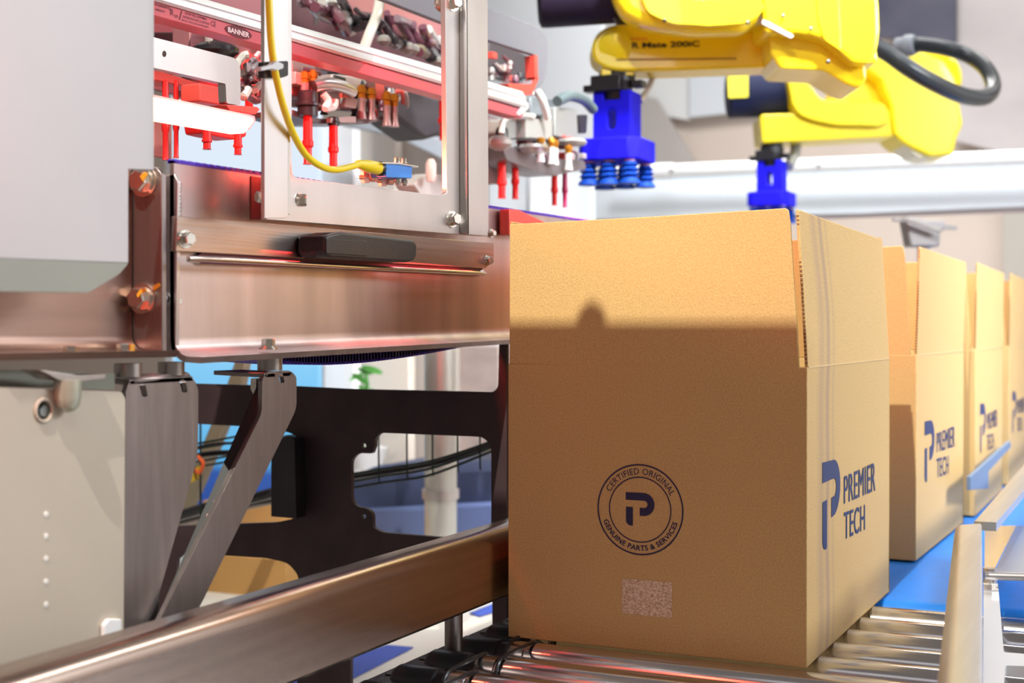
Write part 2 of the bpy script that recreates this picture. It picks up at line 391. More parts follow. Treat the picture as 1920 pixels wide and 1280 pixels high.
# ================================================================== CARTONS
CW, CL, CH, CT = 0.973 * S, 1.336 * S, 0.885 * S, 0.0042
FLAP = 0.46 * S
def carton(label, X, Y, rot, prints='full', seal=True, lean=(0.0, 0.0), shade=1.0):
    """origin at the front right bottom corner; x towards -CW, y towards CL"""
    t = thing('cardboard_box', label, 'box', W(X, Y, -1.0), 'open cartons queuing on the conveyor')
    t.rotation_euler = (0, 0, math.radians(rot))
    K = dict(parent=t, local=True, bevel=.0012, seg=2)
    g = G(); T = CT
    g.box((-CW, 0, 0), (0, T, CH)); g.box((-CW, CL - T, 0), (0, CL, CH)); g.box((-CW, T, 0), (-CW + T, CL - T, CH)); g.box((-T, T, 0), (0, CL - T, CH))
    g.box((-CW + T, T, 0.001), (-T, CL - T, T))
    g.out('body', KRAFT_STREAKED if seal else KRAFT, **K)
    # front flap: right edge cut narrower than the panel, a torn corner at the top
    fx = -CW + .0015; e = -.0275
    out = [(fx, CH), (-.010, CH - .006), (-.0125, CH + .045), (-.017, CH + FLAP * .55), (e + .006, CH + FLAP * .93), (e + .0035, CH + FLAP + .001), (e, CH + FLAP + .004), (-CW * .5, CH + FLAP - .0005), (fx + .0005, CH + FLAP - .004)]
    G().prism([(x, .0004 - lean[0] * (z - CH), z) for x, z in out], (0, T, 0)).out('front_flap', KRAFT, **K)
    G().prism([(fx + .004, CL - T, CH), (-.006, CL - T, CH), (-.014, CL - T + .004, CH + FLAP), (fx + .01, CL - T + .004, CH + FLAP)], (0, T, 0)).out('back_flap', KRAFT_IN, **K)
    # side flap, slightly leaning in
    sy0, sy1 = .0045, CL - .004
    ln = lean[1]
    ys = [(sy0, CH - .002), (sy0 + .002, CH + FLAP * .5), (sy0 - .0015, CH + FLAP * .75), (sy0, CH + FLAP + .002), (sy1 * .5, CH + FLAP - .001), (sy1, CH + FLAP - .003), (sy1, CH - .002)]
    fl_ = G().prism([(ln * (z - CH), y, z) for y, z in ys], (-T, 0, 0)).out('side_flap', KRAFT_STREAKED if seal else KRAFT, **K)
    gl = G().prism([(-CW - 0 * z, y, z) for y, z in [(.004, CH), (.006, CH + FLAP), (CL - .006, CH + FLAP), (CL - .004, CH)]], (T, 0, 0)); gl.out('side_flap', KRAFT_IN, **K)
    # corrugated cut edge of the side flap: rows of flutes
    gf = G(); z = CH + .004
    while z < CH + FLAP - .004:
        gf.box((-T * .85 + ln * (z - CH), sy0 - .0006, z), (-T * .15 + ln * (z - CH), sy0 + .001, z + .0024)); z += .0052
    gf.out('flute_edge', mat('dark_flutes', (.20, .11, .045), .9), parent=t, local=True, smooth=0)
    # crease lines pressed into the board
    G().box((-.0008, .006, CH - .0012), (.0005, CL - .006, CH + .0006)).out('crease', mat('crease_kraft', (.60, .42, .21), .85), parent=t, local=True)
    # print on the long side
    if prints:
        gp = G(); o = .0006
        def mpr(y0, y1, zb0, zt0, zb1, zt1):
            return lambda u, v: Vector((o, y0 + (y1 - y0) * u, (zb0 + (zb1 - zb0) * u) + v * ((zt0 + (zt1 - zt0) * u) - (zb0 + (zb1 - zb0) * u))))
        A = LOGO
        logo_p(gp, mpr(*A[0])); gp.out('logo_print', INK, t, local=True, smooth=0)
        gp = G(); 
        for k in (-1, 0, 1):      # three passes a hair apart give the bold weight of the print
            for s_, q_ in (('PREMIER', A[1]), ('TECH', A[2])):
                f_ = mpr(*q_); text_fit(gp, s_, lambda u, v: f_(u, v) + Vector((.0001 * k, .0011 * k, 0)), 0, 1.06)
        gp.out('brand_print', INK, t, local=True, smooth=0)
    if seal:
        sx, sz, r = SEAL
        mp = lambda a, b: Vector((sx + a * r, -.0007, sz + b * r))
        g = G(); disc_ring(g, mp, .968, 1.0); disc_ring(g, mp, .70, .725)
        text_arc(g, 'CERTIFIED ORIGINAL', mp, .775, math.pi / 2 - .02, 2.22, .135)
        text_arc(g, 'GENUINE PARTS & SERVICES', mp, .90, -math.pi / 2 + .02, 2.55, .115, top=False, bold=.022)
        logo_p(g, lambda u, v: mp(-.33 + u * .67, -.36 + v * .73))
        g.out('seal_print', INKD, t, local=True, smooth=0)
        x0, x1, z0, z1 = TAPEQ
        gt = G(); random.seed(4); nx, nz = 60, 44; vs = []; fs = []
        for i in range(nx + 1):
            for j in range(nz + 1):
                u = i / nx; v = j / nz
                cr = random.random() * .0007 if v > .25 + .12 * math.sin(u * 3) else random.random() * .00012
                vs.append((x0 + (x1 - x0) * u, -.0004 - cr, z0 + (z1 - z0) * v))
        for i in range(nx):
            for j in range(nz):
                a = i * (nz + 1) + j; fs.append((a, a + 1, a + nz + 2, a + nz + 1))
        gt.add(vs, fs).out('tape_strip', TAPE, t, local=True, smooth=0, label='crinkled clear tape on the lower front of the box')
    return t
X1, Y1 = -0.957, 4.05
def loc_side(px, py):
    p = PX(px, py, X1); return p.y - Y1 * S, p.z - (EYE.z - S)
def quad_side(l, lt, lb, r_, rt, rb):
    a, zt0 = loc_side(l, lt); _, zb0 = loc_side(l, lb); b, zt1 = loc_side(r_, rt); _, zb1 = loc_side(r_, rb)
    return (a, b, zb0, zt0, zb1, zt1)
LOGO = [quad_side(1541.5, 867, 1036, 1575, 858, 1000), quad_side(1582, 893, 944, 1640.5, 866, 919), quad_side(1582, 960, 1012, 1621, 945, 993)]
sc_ = PY(1200, 955, Y1); sl_ = PY(1120.5, 955, Y1)
SEAL = (sc_.x - X1 * S, sc_.z - (EYE.z - S), abs(sc_.x - sl_.x))
ta, tb = PY(1167, 1084, Y1), PY(1260, 1158, Y1)
TAPEQ = (ta.x - X1 * S, tb.x - X1 * S, tb.z - (EYE.z - S), ta.z - (EYE.z - S))
carton('nearest open cardboard box with round seal and tape on its front, on the rollers', X1, Y1, 0, lean=(0.0, -.06))
carton('second open cardboard box, standing just behind the large front one on the blue belt', -.975, 6.12, -1.0, seal=False, lean=(0, .03))
carton('third open cardboard box, behind the second on the belt', -.925, 7.72, 0, seal=False, lean=(0, .02))
carton('fourth open cardboard box, cut off by the right edge of the photo', -.915, 9.35, 0, seal=False, lean=(0, .02))

# ================================================================== ROLLER CONVEYOR
rc = thing('roller_conveyor', 'powered roller conveyor of bright steel rollers carrying the nearest box', 'conveyor', W(-1.2, 4.2, -3.02))
RR = .058 * S
def roller_mesh():
    g = G(); X0, X1_ = -2.07, -.30; L = X1_ - X0
    pr = []
    def seg(xa, xb, r, ch=.003): pr.extend([((xa - X0) / L, r - ch), ((xa - X0) / L + .002, r), ((xb - X0) / L - .002, r), ((xb - X0) / L, r - ch)])
    seg(X0 + .165, X0 + .235, RR); seg(X0 + .26, X1_, RR)
    g.lathe(W(X0, 0, -1.0) - Vector((0, 0, RR)), W(X1_, 0, -1.0) - Vector((0, 0, RR)), pr, 28)
    return g
roll_y = [5.055 - .21 * i for i in range(0, 12)]
def ring(y, x): return W(x, y, -1.0) - Vector((0, 0, RR))
proto_t = proto_c = None
base = Vector(rc.location)
for i, y in enumerate(roll_y):
    if i == 0:
        g = roller_mesh(); g.v = [v + YV * y for v in g.v]
        proto_t = g.out('roller', CHROME, rc, smooth=30)
        a, b = ring(y, -2.075), ring(y, -1.905)
        proto_c = G().lathe(a, b, [(0, RR * .86), (.08, RR * 1.0), (.82, RR), (.84, RR * .84), (1, RR * .84)], 24).out('bearing_cap', BLACK_S, proto_t)
    else:
        o = proto_t.copy(); COL.objects.link(o); o.location = (0, (y - roll_y[0]) * S, 0)
        c = proto_c.copy(); COL.objects.link(c); c.parent = o
for i in range(len(roll_y) - 1):          # round drive belts linking neighbouring rollers in their grooves
    xg = -1.893 if i % 2 == 0 else -1.823
    a, b = ring(roll_y[i], xg), ring(roll_y[i + 1], xg); r = RR + .0008; pts = []
    for k in range(9):
        an = -math.pi / 2 + math.pi * k / 8; pts.append(a + Vector((0, math.cos(an) * r, math.sin(an) * r)))
    for k in range(9):
        an = math.pi / 2 + math.pi * k / 8; pts.append(b + Vector((0, math.cos(an) * r, math.sin(an) * r)))
    G().tube(pts, .0028, 8, 0, True).out('drive_belt', RUBBER, rc)
# left side frame with scalloped roller seats
top = []
ya, yb = 1.0, 5.15
z = -1.035
pts = [W(-2.13, ya, z), W(-2.13, yb, z), W(-1.985, yb, z)]
for y in roll_y:
    pts += [W(-1.985, y + .07, z), W(-2.045, y + .062, z), W(-2.06, y, z), W(-2.045, y - .062, z), W(-1.985, y - .07, z)]
pts += [W(-1.985, ya, z)]
g = G().prism(pts, (0, 0, -.004)); g.box(W(-2.13, ya, -1.045), W(-2.12, yb, -1.32)); g.out('side_frame', FRAME_DARK, rc, bevel=.0008)
for y in roll_y:                          # laser cut key slots in the frame top
    G().prism([W(-2.11, y - .012, z + .003), W(-2.03, y - .006, z + .003), W(-2.03, y + .006, z + .003), W(-2.11, y + .012, z + .003)], (0, 0, -.001)).out('slot', BLACK_S, rc, smooth=0)
G().box(W(-.30, 1.0, -.98), W(-.275, 5.1, -1.30)).out('side_frame', FRAME_DARK, rc)
for yy in (1.6, 4.9):
    for xx in (-2.11, -.36): G().box(W(xx, yy, -1.3), W(xx + .06, yy + .1, -3.02)).out('leg', FRAME_DARK, rc)
G().box(W(-2.11, 4.9, -1.28), W(-.3, 5.0, -1.36)).out('cross_member', FRAME_DARK, rc)

# left guide rail: rounded rectangular tube on round posts
def rail_sec(Y, zt, zb, X=-1.96, w=.105, r=.052):
    P = []
    for k in range(9):
        a = math.pi / 2 * k / 8; P.append(W(X - r + r * math.sin(a), Y, zt - r + r * math.cos(a)))
    P += [W(X, Y, zb + .012), W(X - .006, Y, zb + .003), W(X - .016, Y, zb), W(X - w + .012, Y, zb), W(X - w, Y, zb + .012), W(X - w, Y, zt - .012), W(X - w + .012, Y, zt)]
    return P
gr = thing('guide_rail', 'long brushed steel guide rail left of the nearest box, running to the lower left corner', 'rail', W(-2.0, 2.6, -1.04))
G().loft(rail_sec(.35, -.655, -.885), rail_sec(5.6, -.655, -.885)).out('rail_tube', mat('rail_steel', (0.40, 0.31, 0.26), 0.24, 1.0, 0.08, 0.05, (120, 3, 120), 4), gr, smooth=30)
for yy in (3.89, 5.4):
    G().lathe(W(-2.045, yy, -1.035), W(-2.045, yy, -.88), [(0, .021 * S * 1.35), (.03, .021 * S * 1.35), (.05, .029 * S), (1, .029 * S)], 20).out('post', STEEL_DARK, gr)

# right guide rail, slightly flared towards the camera, and its straight continuation
g2 = thing('guide_rail', 'flared pale steel guide rail at the right, nearer piece beside the rollers', 'rail', W(-.5, 3.6, -1.0))
def loft_px(top_far, top_near, Z, th):
    A = [PZ(x, y, Z) for x, y in top_far]; B = [PZ(x, y, Z) for x, y in top_near]
    return A, B
def skew_rail(pf_l, pf_r, pn_l, pn_r, Z, H, r, m, parent, name='rail_tube'):
    def sec(l, rr):
        l = PZ(*l, Z); rr = PZ(*rr, Z); d = (rr - l); w = d.length; d.normalize(); P = []; R_ = r * S
        for k in range(7):
            a = math.pi / 2 * k / 6; P.append(l + d * (R_ - R_ * math.cos(a)) + Vector((0, 0, -R_ + R_ * math.sin(a))))
        for k in range(7):
            a = math.pi / 2 * k / 6; P.append(rr + d * (-.3 * R_ + .3 * R_ * math.sin(a)) + Vector((0, 0, -.3 * R_ + .3 * R_ * math.cos(a))))
        P += [rr - Vector((0, 0, H * S)), l - Vector((0, 0, H * S))]
        return P
    return G().loft(sec(pf_l, pf_r), sec(pn_l, pn_r)).out(name, m, parent, smooth=30)
PALE = mat('pale_rail_steel', (0.66, 0.67, 0.69), 0.33, 1.0, 0.06, 0.05, (90, 4, 90), 4)
skew_rail((1789, 984), (1841, 981), (1746, 1340), (1845, 1340), -.66, .10, .035, PALE, g2)
G().lathe(W(-.545, 4.3, -1.0), W(-.545, 4.3, -.745), [(0, .02 * S), (1, .02 * S)], 16).out('post', STEEL_DARK, g2)
g3 = thing('guide_rail', 'straight steel guide rail at the right, farther piece above the blue belt', 'rail', W(-.5, 6.5, -1.0))
skew_rail((1990, 790), (2030, 790), (1826, 977), (1868, 979), -.66, .03, .004, PALE, g3)
G().lathe(W(-.52, 6.2, -1.0), W(-.52, 6.2, -.69), [(0, .02 * S), (1, .02 * S)], 16).out('post', STEEL_DARK, g3)

# ================================================================== BLUE BELT CONVEYOR
bc = thing('belt_conveyor', 'blue flat belt conveyor running away under the queue of boxes', 'conveyor', W(-1.2, 9, -3.02))
def bsec(Y, z, r=.07): return [W(-2.05, Y, z), W(.55, Y, z), W(.55, Y, z - .03), W(-2.05, Y, z - .03)]
g = G()
prof = [(5.22 + .07 - .07 * math.sin(a), -1.01 - .07 + .07 * math.cos(a)) for a in [math.pi * k / 12 for k in range(13)]]
ring_pts = [(13.0, -1.01)] + prof + [(13.0, -1.15)]
G().prism([W(-2.0, y, z_) for y, z_ in ring_pts], XV * 2.9).out('belt', BELT, bc, smooth=40)
G().box(W(-2.06, 5.25, -.99), W(-2.01, 13, -1.22)).out('side_frame', WHITE, bc, bevel=.002)
for yy in (7.15, 8.15, 9.5, 10.8):
    G().box(W(-.55, yy, -1.0), W(.88, yy + .13, -.97)).out('cross_member', WHITE, bc, bevel=.002)
G().box(W(.90, 5.25, -.97), W(.96, 13, -1.25)).out('side_frame', WHITE, bc, bevel=.002)
for yy in (6.0, 11.5):
    for xx in (-1.95, .7): G().box(W(xx, yy, -1.2), W(xx + .09, yy + .09, -3.02)).out('leg', WHITE, bc)

# guard strip and small hardware between the second and third boxes
sg = thing('side_guard', 'narrow pale steel guard strip at the foot of the third box', 'guard', W(-.86, 7.6, -1.0))
G().prism([PX(a, b, -.87) for a, b in [(1812, 893), (1888, 826), (1889, 838), (1846, 884), (1846, 915), (1812, 918)]], XV * .02).out('guard_strip', mat('blue_grey_steel', (.12, .17, .25), .5), sg, bevel=.001)

# white frame and steel parts at the lower right
wf = thing('white_side_frame', 'white conveyor side frame with a rounded window at the lower right corner', 'frame', PZ(1860, 1200, -.98))
G().prism([PZ(a, b, -.90) for a, b in rnd([(1844, 1090), (1871, 1090), (1882, 1222), (2000, 1232), (2000, 1420), (1844, 1420)], 3)], (0, 0, -.012),
          [[PZ(a, b, -.90) for a, b in rnd([(1883, 1247), (2000, 1251), (2000, 1400), (1884, 1400)], 6)]]).out('frame_plate', WHITE, wf, bevel=.001)
G().tube([PZ(1846, 1079, -.84), PZ(2000, 1083, -.84)], .006, 12, 0).out('tie_rod', STEEL, wf)
G().lathe(PZ(1856, 1092, -.90), PZ(1856, 1092, -.90) + Vector((0, 0, .022)), [(0, .010), (1, .010)], 16).out('rod_clamp', STEEL, wf)
gp_ = thing('guard_plate', 'folded bright steel plates right of the flared guide rail', 'plate', PZ(1880, 1050, -.85))
G().prism([PZ(1846, 985, -.86), PZ(1905, 985, -.86), PZ(1862, 1072, -.86), PZ(1846, 1075, -.86)], (0, 0, -.004)).out('plate', BRIGHT, gp_)
G().prism([PZ(1905, 985, -.80), PZ(2000, 985, -.80), PZ(1950, 1076, -.84), PZ(1864, 1074, -.84)], (0, 0, -.004)).out('plate', mat('satin_plate', (.55, .58, .64), .35, .9), gp_)

# ================================================================== MACHINE: WHITE COVER, LEFT MODULE
cv = thing('machine_cover', 'large pale grey sheet metal cover at the upper left edge', 'cover', PX(120, 300, -2.16))
XC = -2.14
plateX(rnd([(-60, -90), (289, -90), (289, 319, 2), (241, 317), (241, 493, 2), (-60, 482)], 0), XC, .012).out('cover_sheet', COVER, cv, bevel=.0008)
G().prism([PX(a, b, XC - .001) for a, b in [(-60, 482), (241, 493)]] + [PX(a, b, XC - .022) for a, b in rnd([(238, 497, 0), (224, 514, 8), (166, 549, 8), (-60, 546, 0)], 0)], -XV * .010).out('lower_lip', COVER_LIP, cv, bevel=.0006)

YA, YB = 2.731, 2.778
lb = thing('left_beam', 'warm brown reflecting steel beam below the pale cover at the left', 'beam', PX(100, 640, -2.36))
XL = -2.34
# beam web and bottom shelf as one folded sheet
def zrow(X, Y, py): return -(py - 615) / F * (Y * CS - X * SN)
def folded(Ya, Yb, prof_a, prof_b, th):
    """prof: list of (X, Z); a sheet of thickness th offset inwards/down"""
    def sec(Y, prof):
        o = [W(x, Y, z) for x, z in prof]; i = [W(x - th * .8, Y, z - th * (k / (len(prof) - 1))) for k, (x, z) in enumerate(prof)]
        return o + i[::-1]
    return G().loft(sec(Ya, prof_a), sec(Yb, prof_b))
def fold_prof(X, ztop, zb, r, lip):
    P = [(X, ztop)]
    for k in range(9):
        a = math.pi / 2 * k / 8; P.append((X + r - r * math.cos(a), zb + r - r * math.sin(a)))
    P.append((X + r + lip, zb - .001)); return P
zl_near = zrow(-2.2, 1.25, 688); zl_far = zrow(-2.2, YA, 660)
folded(1.0, YA - .005, fold_prof(XL, .40, -.044, .035, .115), fold_prof(XL, .40, -.054, .035, .115), .016).out('folded_sheet', STEEL_BROWN, lb, smooth=40)
# end flange with rounded corner, facing the camera
plateY([(238, 317), (291, 312), (303, 325), (304, 664), (232, 660), (215, 600), (232, 500)], YA, .018, 5).out('end_flange', STEEL_DARK, lb, bevel=.0008)
for (x, y) in ((272, 341), (269, 560)):
    c = PY(x, y, YA); bolt(c, (.05, -1, .02), .0205, lb, name='flange_bolt', ht=.42)
def mark(pts, Y):
    return G().prism([PY(a, b, Y) for a, b in pts], (0, .0012, 0))
mark([(262, 330), (270, 322), (277, 326), (268, 340)], YA - .0385).out('paint_mark', STAIN, lb, smooth=0)
mark([(256, 552), (262, 543), (272, 540), (274, 546), (264, 550), (258, 558)], YA - .0385).out('paint_mark', STAIN, lb, smooth=0)
mark([(286, 536), (298, 530), (300, 536), (288, 546)], YA - .003).out('paint_mark', STAIN, lb, smooth=0)
for (x, y) in ((233, 655), (133, 660)):
    c = PX(x, y + 2, -2.24); bolt(c + Vector((0, 0, -.004)), (0, 0, 1), .013, lb, name='shelf_bolt', ht=.55)
G().prism([PX(a, b, -2.225) for a, b in [(242, 645), (250, 645), (250, 668), (243, 668)]], XV * .004).out('paint_mark', STAIN, lb, smooth=0)

# ================================================================== RIGHT BEAM
rb = thing('main_beam', 'tall brushed steel machine beam behind the black handle', 'beam', PX(640, 560, -2.27))
XR = -2.25
za = lambda y, px: PX(px, y, XR).z
A_top = (PX(288, 297, XR).z - EYE.z) / S; B_top = (PX(1100, 414.5, XR).z - EYE.z) / S
YAr, YBr = YB + .012, 6.35
def ywz(px, py, X): p = PX(px, py, X); return p.y / S, (p.z - EYE.z) / S
y1_, z1_ = ywz(330, 303.5, XR); y2_, z2_ = ywz(1100, 414.5, XR)
def top_at(Y): return z1_ + (z2_ - z1_) * (Y - y1_) / (y2_ - y1_)
y3_, z3_ = ywz(460, 664, -2.16); y4_, z4_ = ywz(943, 637, -2.16)
def bot_at(Y): return z3_ + (z4_ - z3_) * (Y - y3_) / (y4_ - y3_)
Yn, Yf = YB, 5.05
folded(Yn, Yf, fold_prof(XR, top_at(Yn), bot_at(Yn), .046, .045), fold_prof(XR, top_at(Yf), bot_at(Yf), .046, .045), .016).out('folded_sheet', STEEL_WARM, rb, smooth=40)
G().prism([W(XR, 5.05, top_at(5.05)), W(XR, 7.2, top_at(7.2)), W(XR, 7.2, -.05), W(XR, 5.05, -.05)], -XV * .016).out('web_extension', STEEL_WARM, rb)
G().box(W(-2.29, 2.86, -.030), W(-3.35, 5.0, -.050)).out('light_stop_plate', STEEL_DARK, rb)  # hidden plate added to block lamp light below the beam
# near end flange B and spacer pieces
plateY([(310, 329), (327, 326), (333, 340), (329, 668), (310, 668)], YB, .014, 3).out('end_flange', STEEL, rb, bevel=.0006)
pz = PX(312, 560, -2.262).z  # bolt axis
G().lathe(Vector((-2.288 * S, (YA + .018) * S, pz)), Vector((-2.288 * S, YB * S, pz)), [(0, .0105), (1, .0105)], 18).out('spacer', STEEL, rb)
G().lathe(Vector((-2.270 * S, (YB + .010) * S, pz - .002)), Vector((-2.270 * S, (YB + .036) * S, pz - .002)), [(0, .0100), (.7, .0100), (1, .007)], 6).out('nut', BOLTM, rb)
# weld beads beside the flange and the door post
random.seed(2)
g = G()
for i in range(9):
    g.ball(PX(333.5 + random.random(), 345 + i * 7.2, XR + .004), .0036, (1, 1, 1.25), 8)
g.out('weld_bead', BRIGHT, rb)
g = G()
for i in range(8):
    g.ball(PX(491 + random.random(), 342 + i * 7.5, XR + .004), .0032, (1, 1, 1.25), 8)
g.out('weld_bead', BRIGHT, rb)
G().prism([PX(a, b, XR + .05) for a, b in [(955, 392), (972, 393), (1030, 420), (1036, 440), (955, 440)]], -XV * .04).out('red_guide', REDP, rb, bevel=.001)
# violet chain belt along the top edge
g = G()
yy = Yn
while yy < 7.2:
    g.box(W(XR + .003, yy, top_at(yy) + .0005), W(XR - .02, yy + .018, top_at(yy) + .0065)); yy += .028
g.box(W(XR + .001, Yn, top_at(Yn) - .003), W(XR - .018, Yn + .01, top_at(Yn) + .001))
g.out('chain_belt', PURPLE, rb, kind='stuff')
g = G().loft([W(XR + .001, Yn, top_at(Yn) - .004), W(XR - .02, Yn, top_at(Yn) - .004), W(XR - .02, Yn, top_at(Yn) + .003), W(XR + .001, Yn, top_at(Yn) + .003)],
             [W(XR + .001, 7.2, top_at(7.2) - .004), W(XR - .02, 7.2, top_at(7.2) - .004), W(XR - .02, 7.2, top_at(7.2) + .003), W(XR + .001, 7.2, top_at(7.2) + .003)])
g.out('belt_strip', mat('violet_strip', (.10, .03, .45), .4), rb)
# bay at the left of the door: patch with red lamp glow in its colour
plateX([(471, 330), (497, 334), (497, 412), (471, 412)], XR + .003, .002).out('bay_glow_patch', mat('red_lit_bay', (.28, .04, .04), .5), rb)
# shelf bolt
bolt(PX(503, 655, -2.185), (0, 0, 1), .0135, rb, name='shelf_bolt', ht=.6)

# hinge strip with its bolts, steel rod in front, handle
hs = thing('mounting_strip', 'long flat steel strip bolted across the main beam', 'bracket', PX(640, 450, XR))
plateX([(332, 405), (497, 418), (926, 456), (926, 488), (911, 503), (640, 488), (372, 473), (330, 471)], XR + .022, .018, 2).out('strip', STEEL_H, hs, bevel=.0006)
for (x, y, s) in ((346, 448, .0125), (913, 488, .0105)):
    bolt(PX(x, y, XR + .022), (1, -.25, 0), s, hs)
bolt(PX(921, 437, XR + .004), (1, -.25, 0), .008, hs)
rd = tag(G().tube([PX(372, 489, -2.205), PX(376, 485, -2.19), PX(640, 499, -2.19), PX(893, 512, -2.19), PX(899, 510, -2.205)], .0032, 12, 4).out('steel_rod', BRIGHT), 'thin polished steel rod running under the mounting strip', 'rod')
plateX([(372, 478), (380, 474), (640, 488), (905, 503), (899, 517), (640, 504), (374, 494)], XR + .012, .012).out('rod_channel', mat('channel_dark_red', (.10, .015, .03), .4, .3), hs)
hd = thing('door_handle_block', 'black plastic handle with rounded corners and a square cap, under the guard door', 'handle', PX(695, 465, -2.15))
hp = rnd([(611, 442, 4), (641, 434, 6), (778, 450, 8), (783, 461, 4), (781, 486, 8), (768, 492, 6), (617, 483, 5), (610, 470, 3)], 3, 4)
G().prism([PX(a, b, -2.13) for a, b in hp], -XV * .095).out('grip', BLACK, hd, bevel=.0035, seg=3)
G().prism([PX(a, b, -2.126) for a, b in rnd([(612, 446), (690, 452), (690, 480), (612, 475)], 2)], -XV * .006).out('cap', BLACK, hd, bevel=.0006)

# ================================================================== GUARD DOOR
gd = thing('guard_door', 'open steel guard door frame with a rounded window above the black handle', 'door frame', PX(700, 430, -2.2))
XD = -2.175
plateX(rnd([(499, -120), (914, -120), (916, 436, 9), (908, 443, 4), (500, 411)], 0), XD, .018, 0,
       [rnd([(547, -100, 0), (834, -100, 0), (838, 350, 0), (838, 368, 34), (570, 335, 0), (547, 331, 12)], 0, 8)]).out('door_plate', STEEL, gd, bevel=.0006)
# left post: folded L section
plateX(rnd([(496, -120), (541, -120), (541, 409, 9), (496, 409, 1)], 0, 5), XD + .075, .010).out('post', STEEL, gd, bevel=.001)
pE = PX(541, 0, XD + .075)
G().box(Vector((pE.x, pE.y - .002, PX(541, 402, XD + .075).z)), Vector((pE.x - .070 * S, pE.y + .003, EYE.z + .55 * S))).out('post_flange', BRIGHT, gd, bevel=.0005)
# right post: channel
plateX([(873, -120), (913, -120), (915, 443), (877, 440)], XD + .028, .012, 2).out('post', STEEL, gd, bevel=.0015)
pR = None
G().prism([PX(862, -120, XD + .001), PX(862, 436, XD + .001), PX(877, 440, XD + .028), PX(873, -120, XD + .028)], YV * .01).out('post_flange', STEEL_MID, gd, bevel=.0005)
bolt(PX(846, 411, XD), (1, -.35, .02), .0150, gd)
bolt(PX(556, 375, XD - .01), (1, .6, 0), .0125, gd)
bolt(PX(848, 6, XD), (1, -.4, 0), .0145, gd)
bolt(PX(497, 370, XD + .02), (-.5, -1, 0), .0115, gd)
bolt(PX(827, 8, XD - .06), (1, -.4, 0), .016, gd)
# small clamp tabs on the window sill
for (x, y) in ((690, 340), (722, 346)):
    c = thing('sill_clamp', 'small steel clamp tab, %s of the pair on the window sill under the blue sensor' % ('left' if x < 700 else 'right'), 'clamp', PX(x, y, XD), 'clamp tabs on the window sill')
    plateX([(x - 8, y - 19), (x + 2, y - 17), (x + 3, y + 3), (x - 6, y + 3)], XD + .004, .012).out('tab', mat('pinkish_steel', (.85, .5, .45), .35, .8), c, bevel=.0004)
    a = PX(x - 18, y - 8, XD); b = PX(x + 14, y - 6, XD)
    G().lathe(a, b, [(0, .0012), (.15, .0030), (.3, .0030), (.32, .0018), (.6, .0018), (.62, .0050), (.95, .0050), (1, .004)], 10).out('screw', mat('pinkish_steel', (.85, .5, .45), .35, .8), c)

# blue sensor, its bracket, screws, and the yellow cable
se = thing('photo_sensor', 'small blue sensor with bracket and screws on the window sill', 'sensor', PX(745, 330, -2.13))
XS = -2.115
plateX([(724, 307), (748, 307), (773, 311), (772, 334), (724, 332)], XS, .055, 1).out('housing', SBLUE, se, bevel=.0012)
G().lathe(PX(712, 316, XS - .022), PX(735, 321, XS - .022), [(0, .0075), (.35, .0082), (.4, .0070), (1, .0072)], 18).out('threaded_neck', SBLUE, se)
G().lathe(PX(707, 315, XS - .022), PX(718, 318, XS - .022), [(0, .0078), (.3, .0094), (.55, .0094), (.6, .0086), (.8, .0094), (1, .0088)], 20).out('lock_nut', BLACK_S, se)
p = [PX(a, b, XS + .004) for a, b in [(718, 304), (748, 305), (785, 311), (784, 314), (748, 308), (718, 307)]]
G().prism(p, -XV * .065).out('bracket', BRIGHT, se, bevel=.0003)
for (x, y) in ((744, 302), (757, 303)):
    c = PX(x, y + 3, XS - .02); bolt(c, (0, 0, 1), .0058, se, name='screw', ht=.9)
for (x, y) in ((745, 333), (759, 335)):
    c = PX(x, y, XS - .02); G().lathe(c, c - Vector((0, 0, .0095)), [(0, .0035), (.15, .0035), (.2, .0046), (.6, .0046), (.65, .003), (1, .0028)], 6).out('screw_end', BOLTM, se)
cbl = thing('sensor_cable', 'bright yellow cable hanging down the left door post to the blue sensor', 'cable', PX(560, 250, -2.07))
XK = XD + .105
cpts = [(502, -60, XK), (505, 20, XK), (508, 75, XK), (513, 118, XK), (520, 155, XK), (533, 205, XK), (552, 255, XK - .02), (575, 292, XK - .035), (605, 313, XK - .05), (632, 318, XK - .055), (660, 312, XK - .055), (676, 308, XS - .022), (690, 311, XS - .022)]
G().tube([PX(*c) for c in cpts], .0040, 14, 8).out('cable', CABLE, cbl)
G().lathe(PX(670, 307, XS - .022), PX(711, 316, XS - .022), [(0, .0045), (.1, .0056), (.3, .0066), (.45, .0078), (.97, .0084), (1, .0078)], 22).out('connector', CABLE, cbl)
ct = thing('cable_tie', 'white cable tie on a black mount strapping the yellow cable to the post', 'cable tie', PX(515, 128, XK))
plateX([(494, 116), (541, 114), (541, 142), (528, 146), (494, 146)], XD + .092, .018, 3).out('mount', BLACK_S, ct, bevel=.001)
G().prism([PX(a, b, XK + .024) for a, b in [(490, 126), (511, 121), (520, 114), (532, 120), (532, 128), (521, 132), (511, 129), (490, 133)]], -XV * .018).out('strap', NYLON, ct, bevel=.0008)

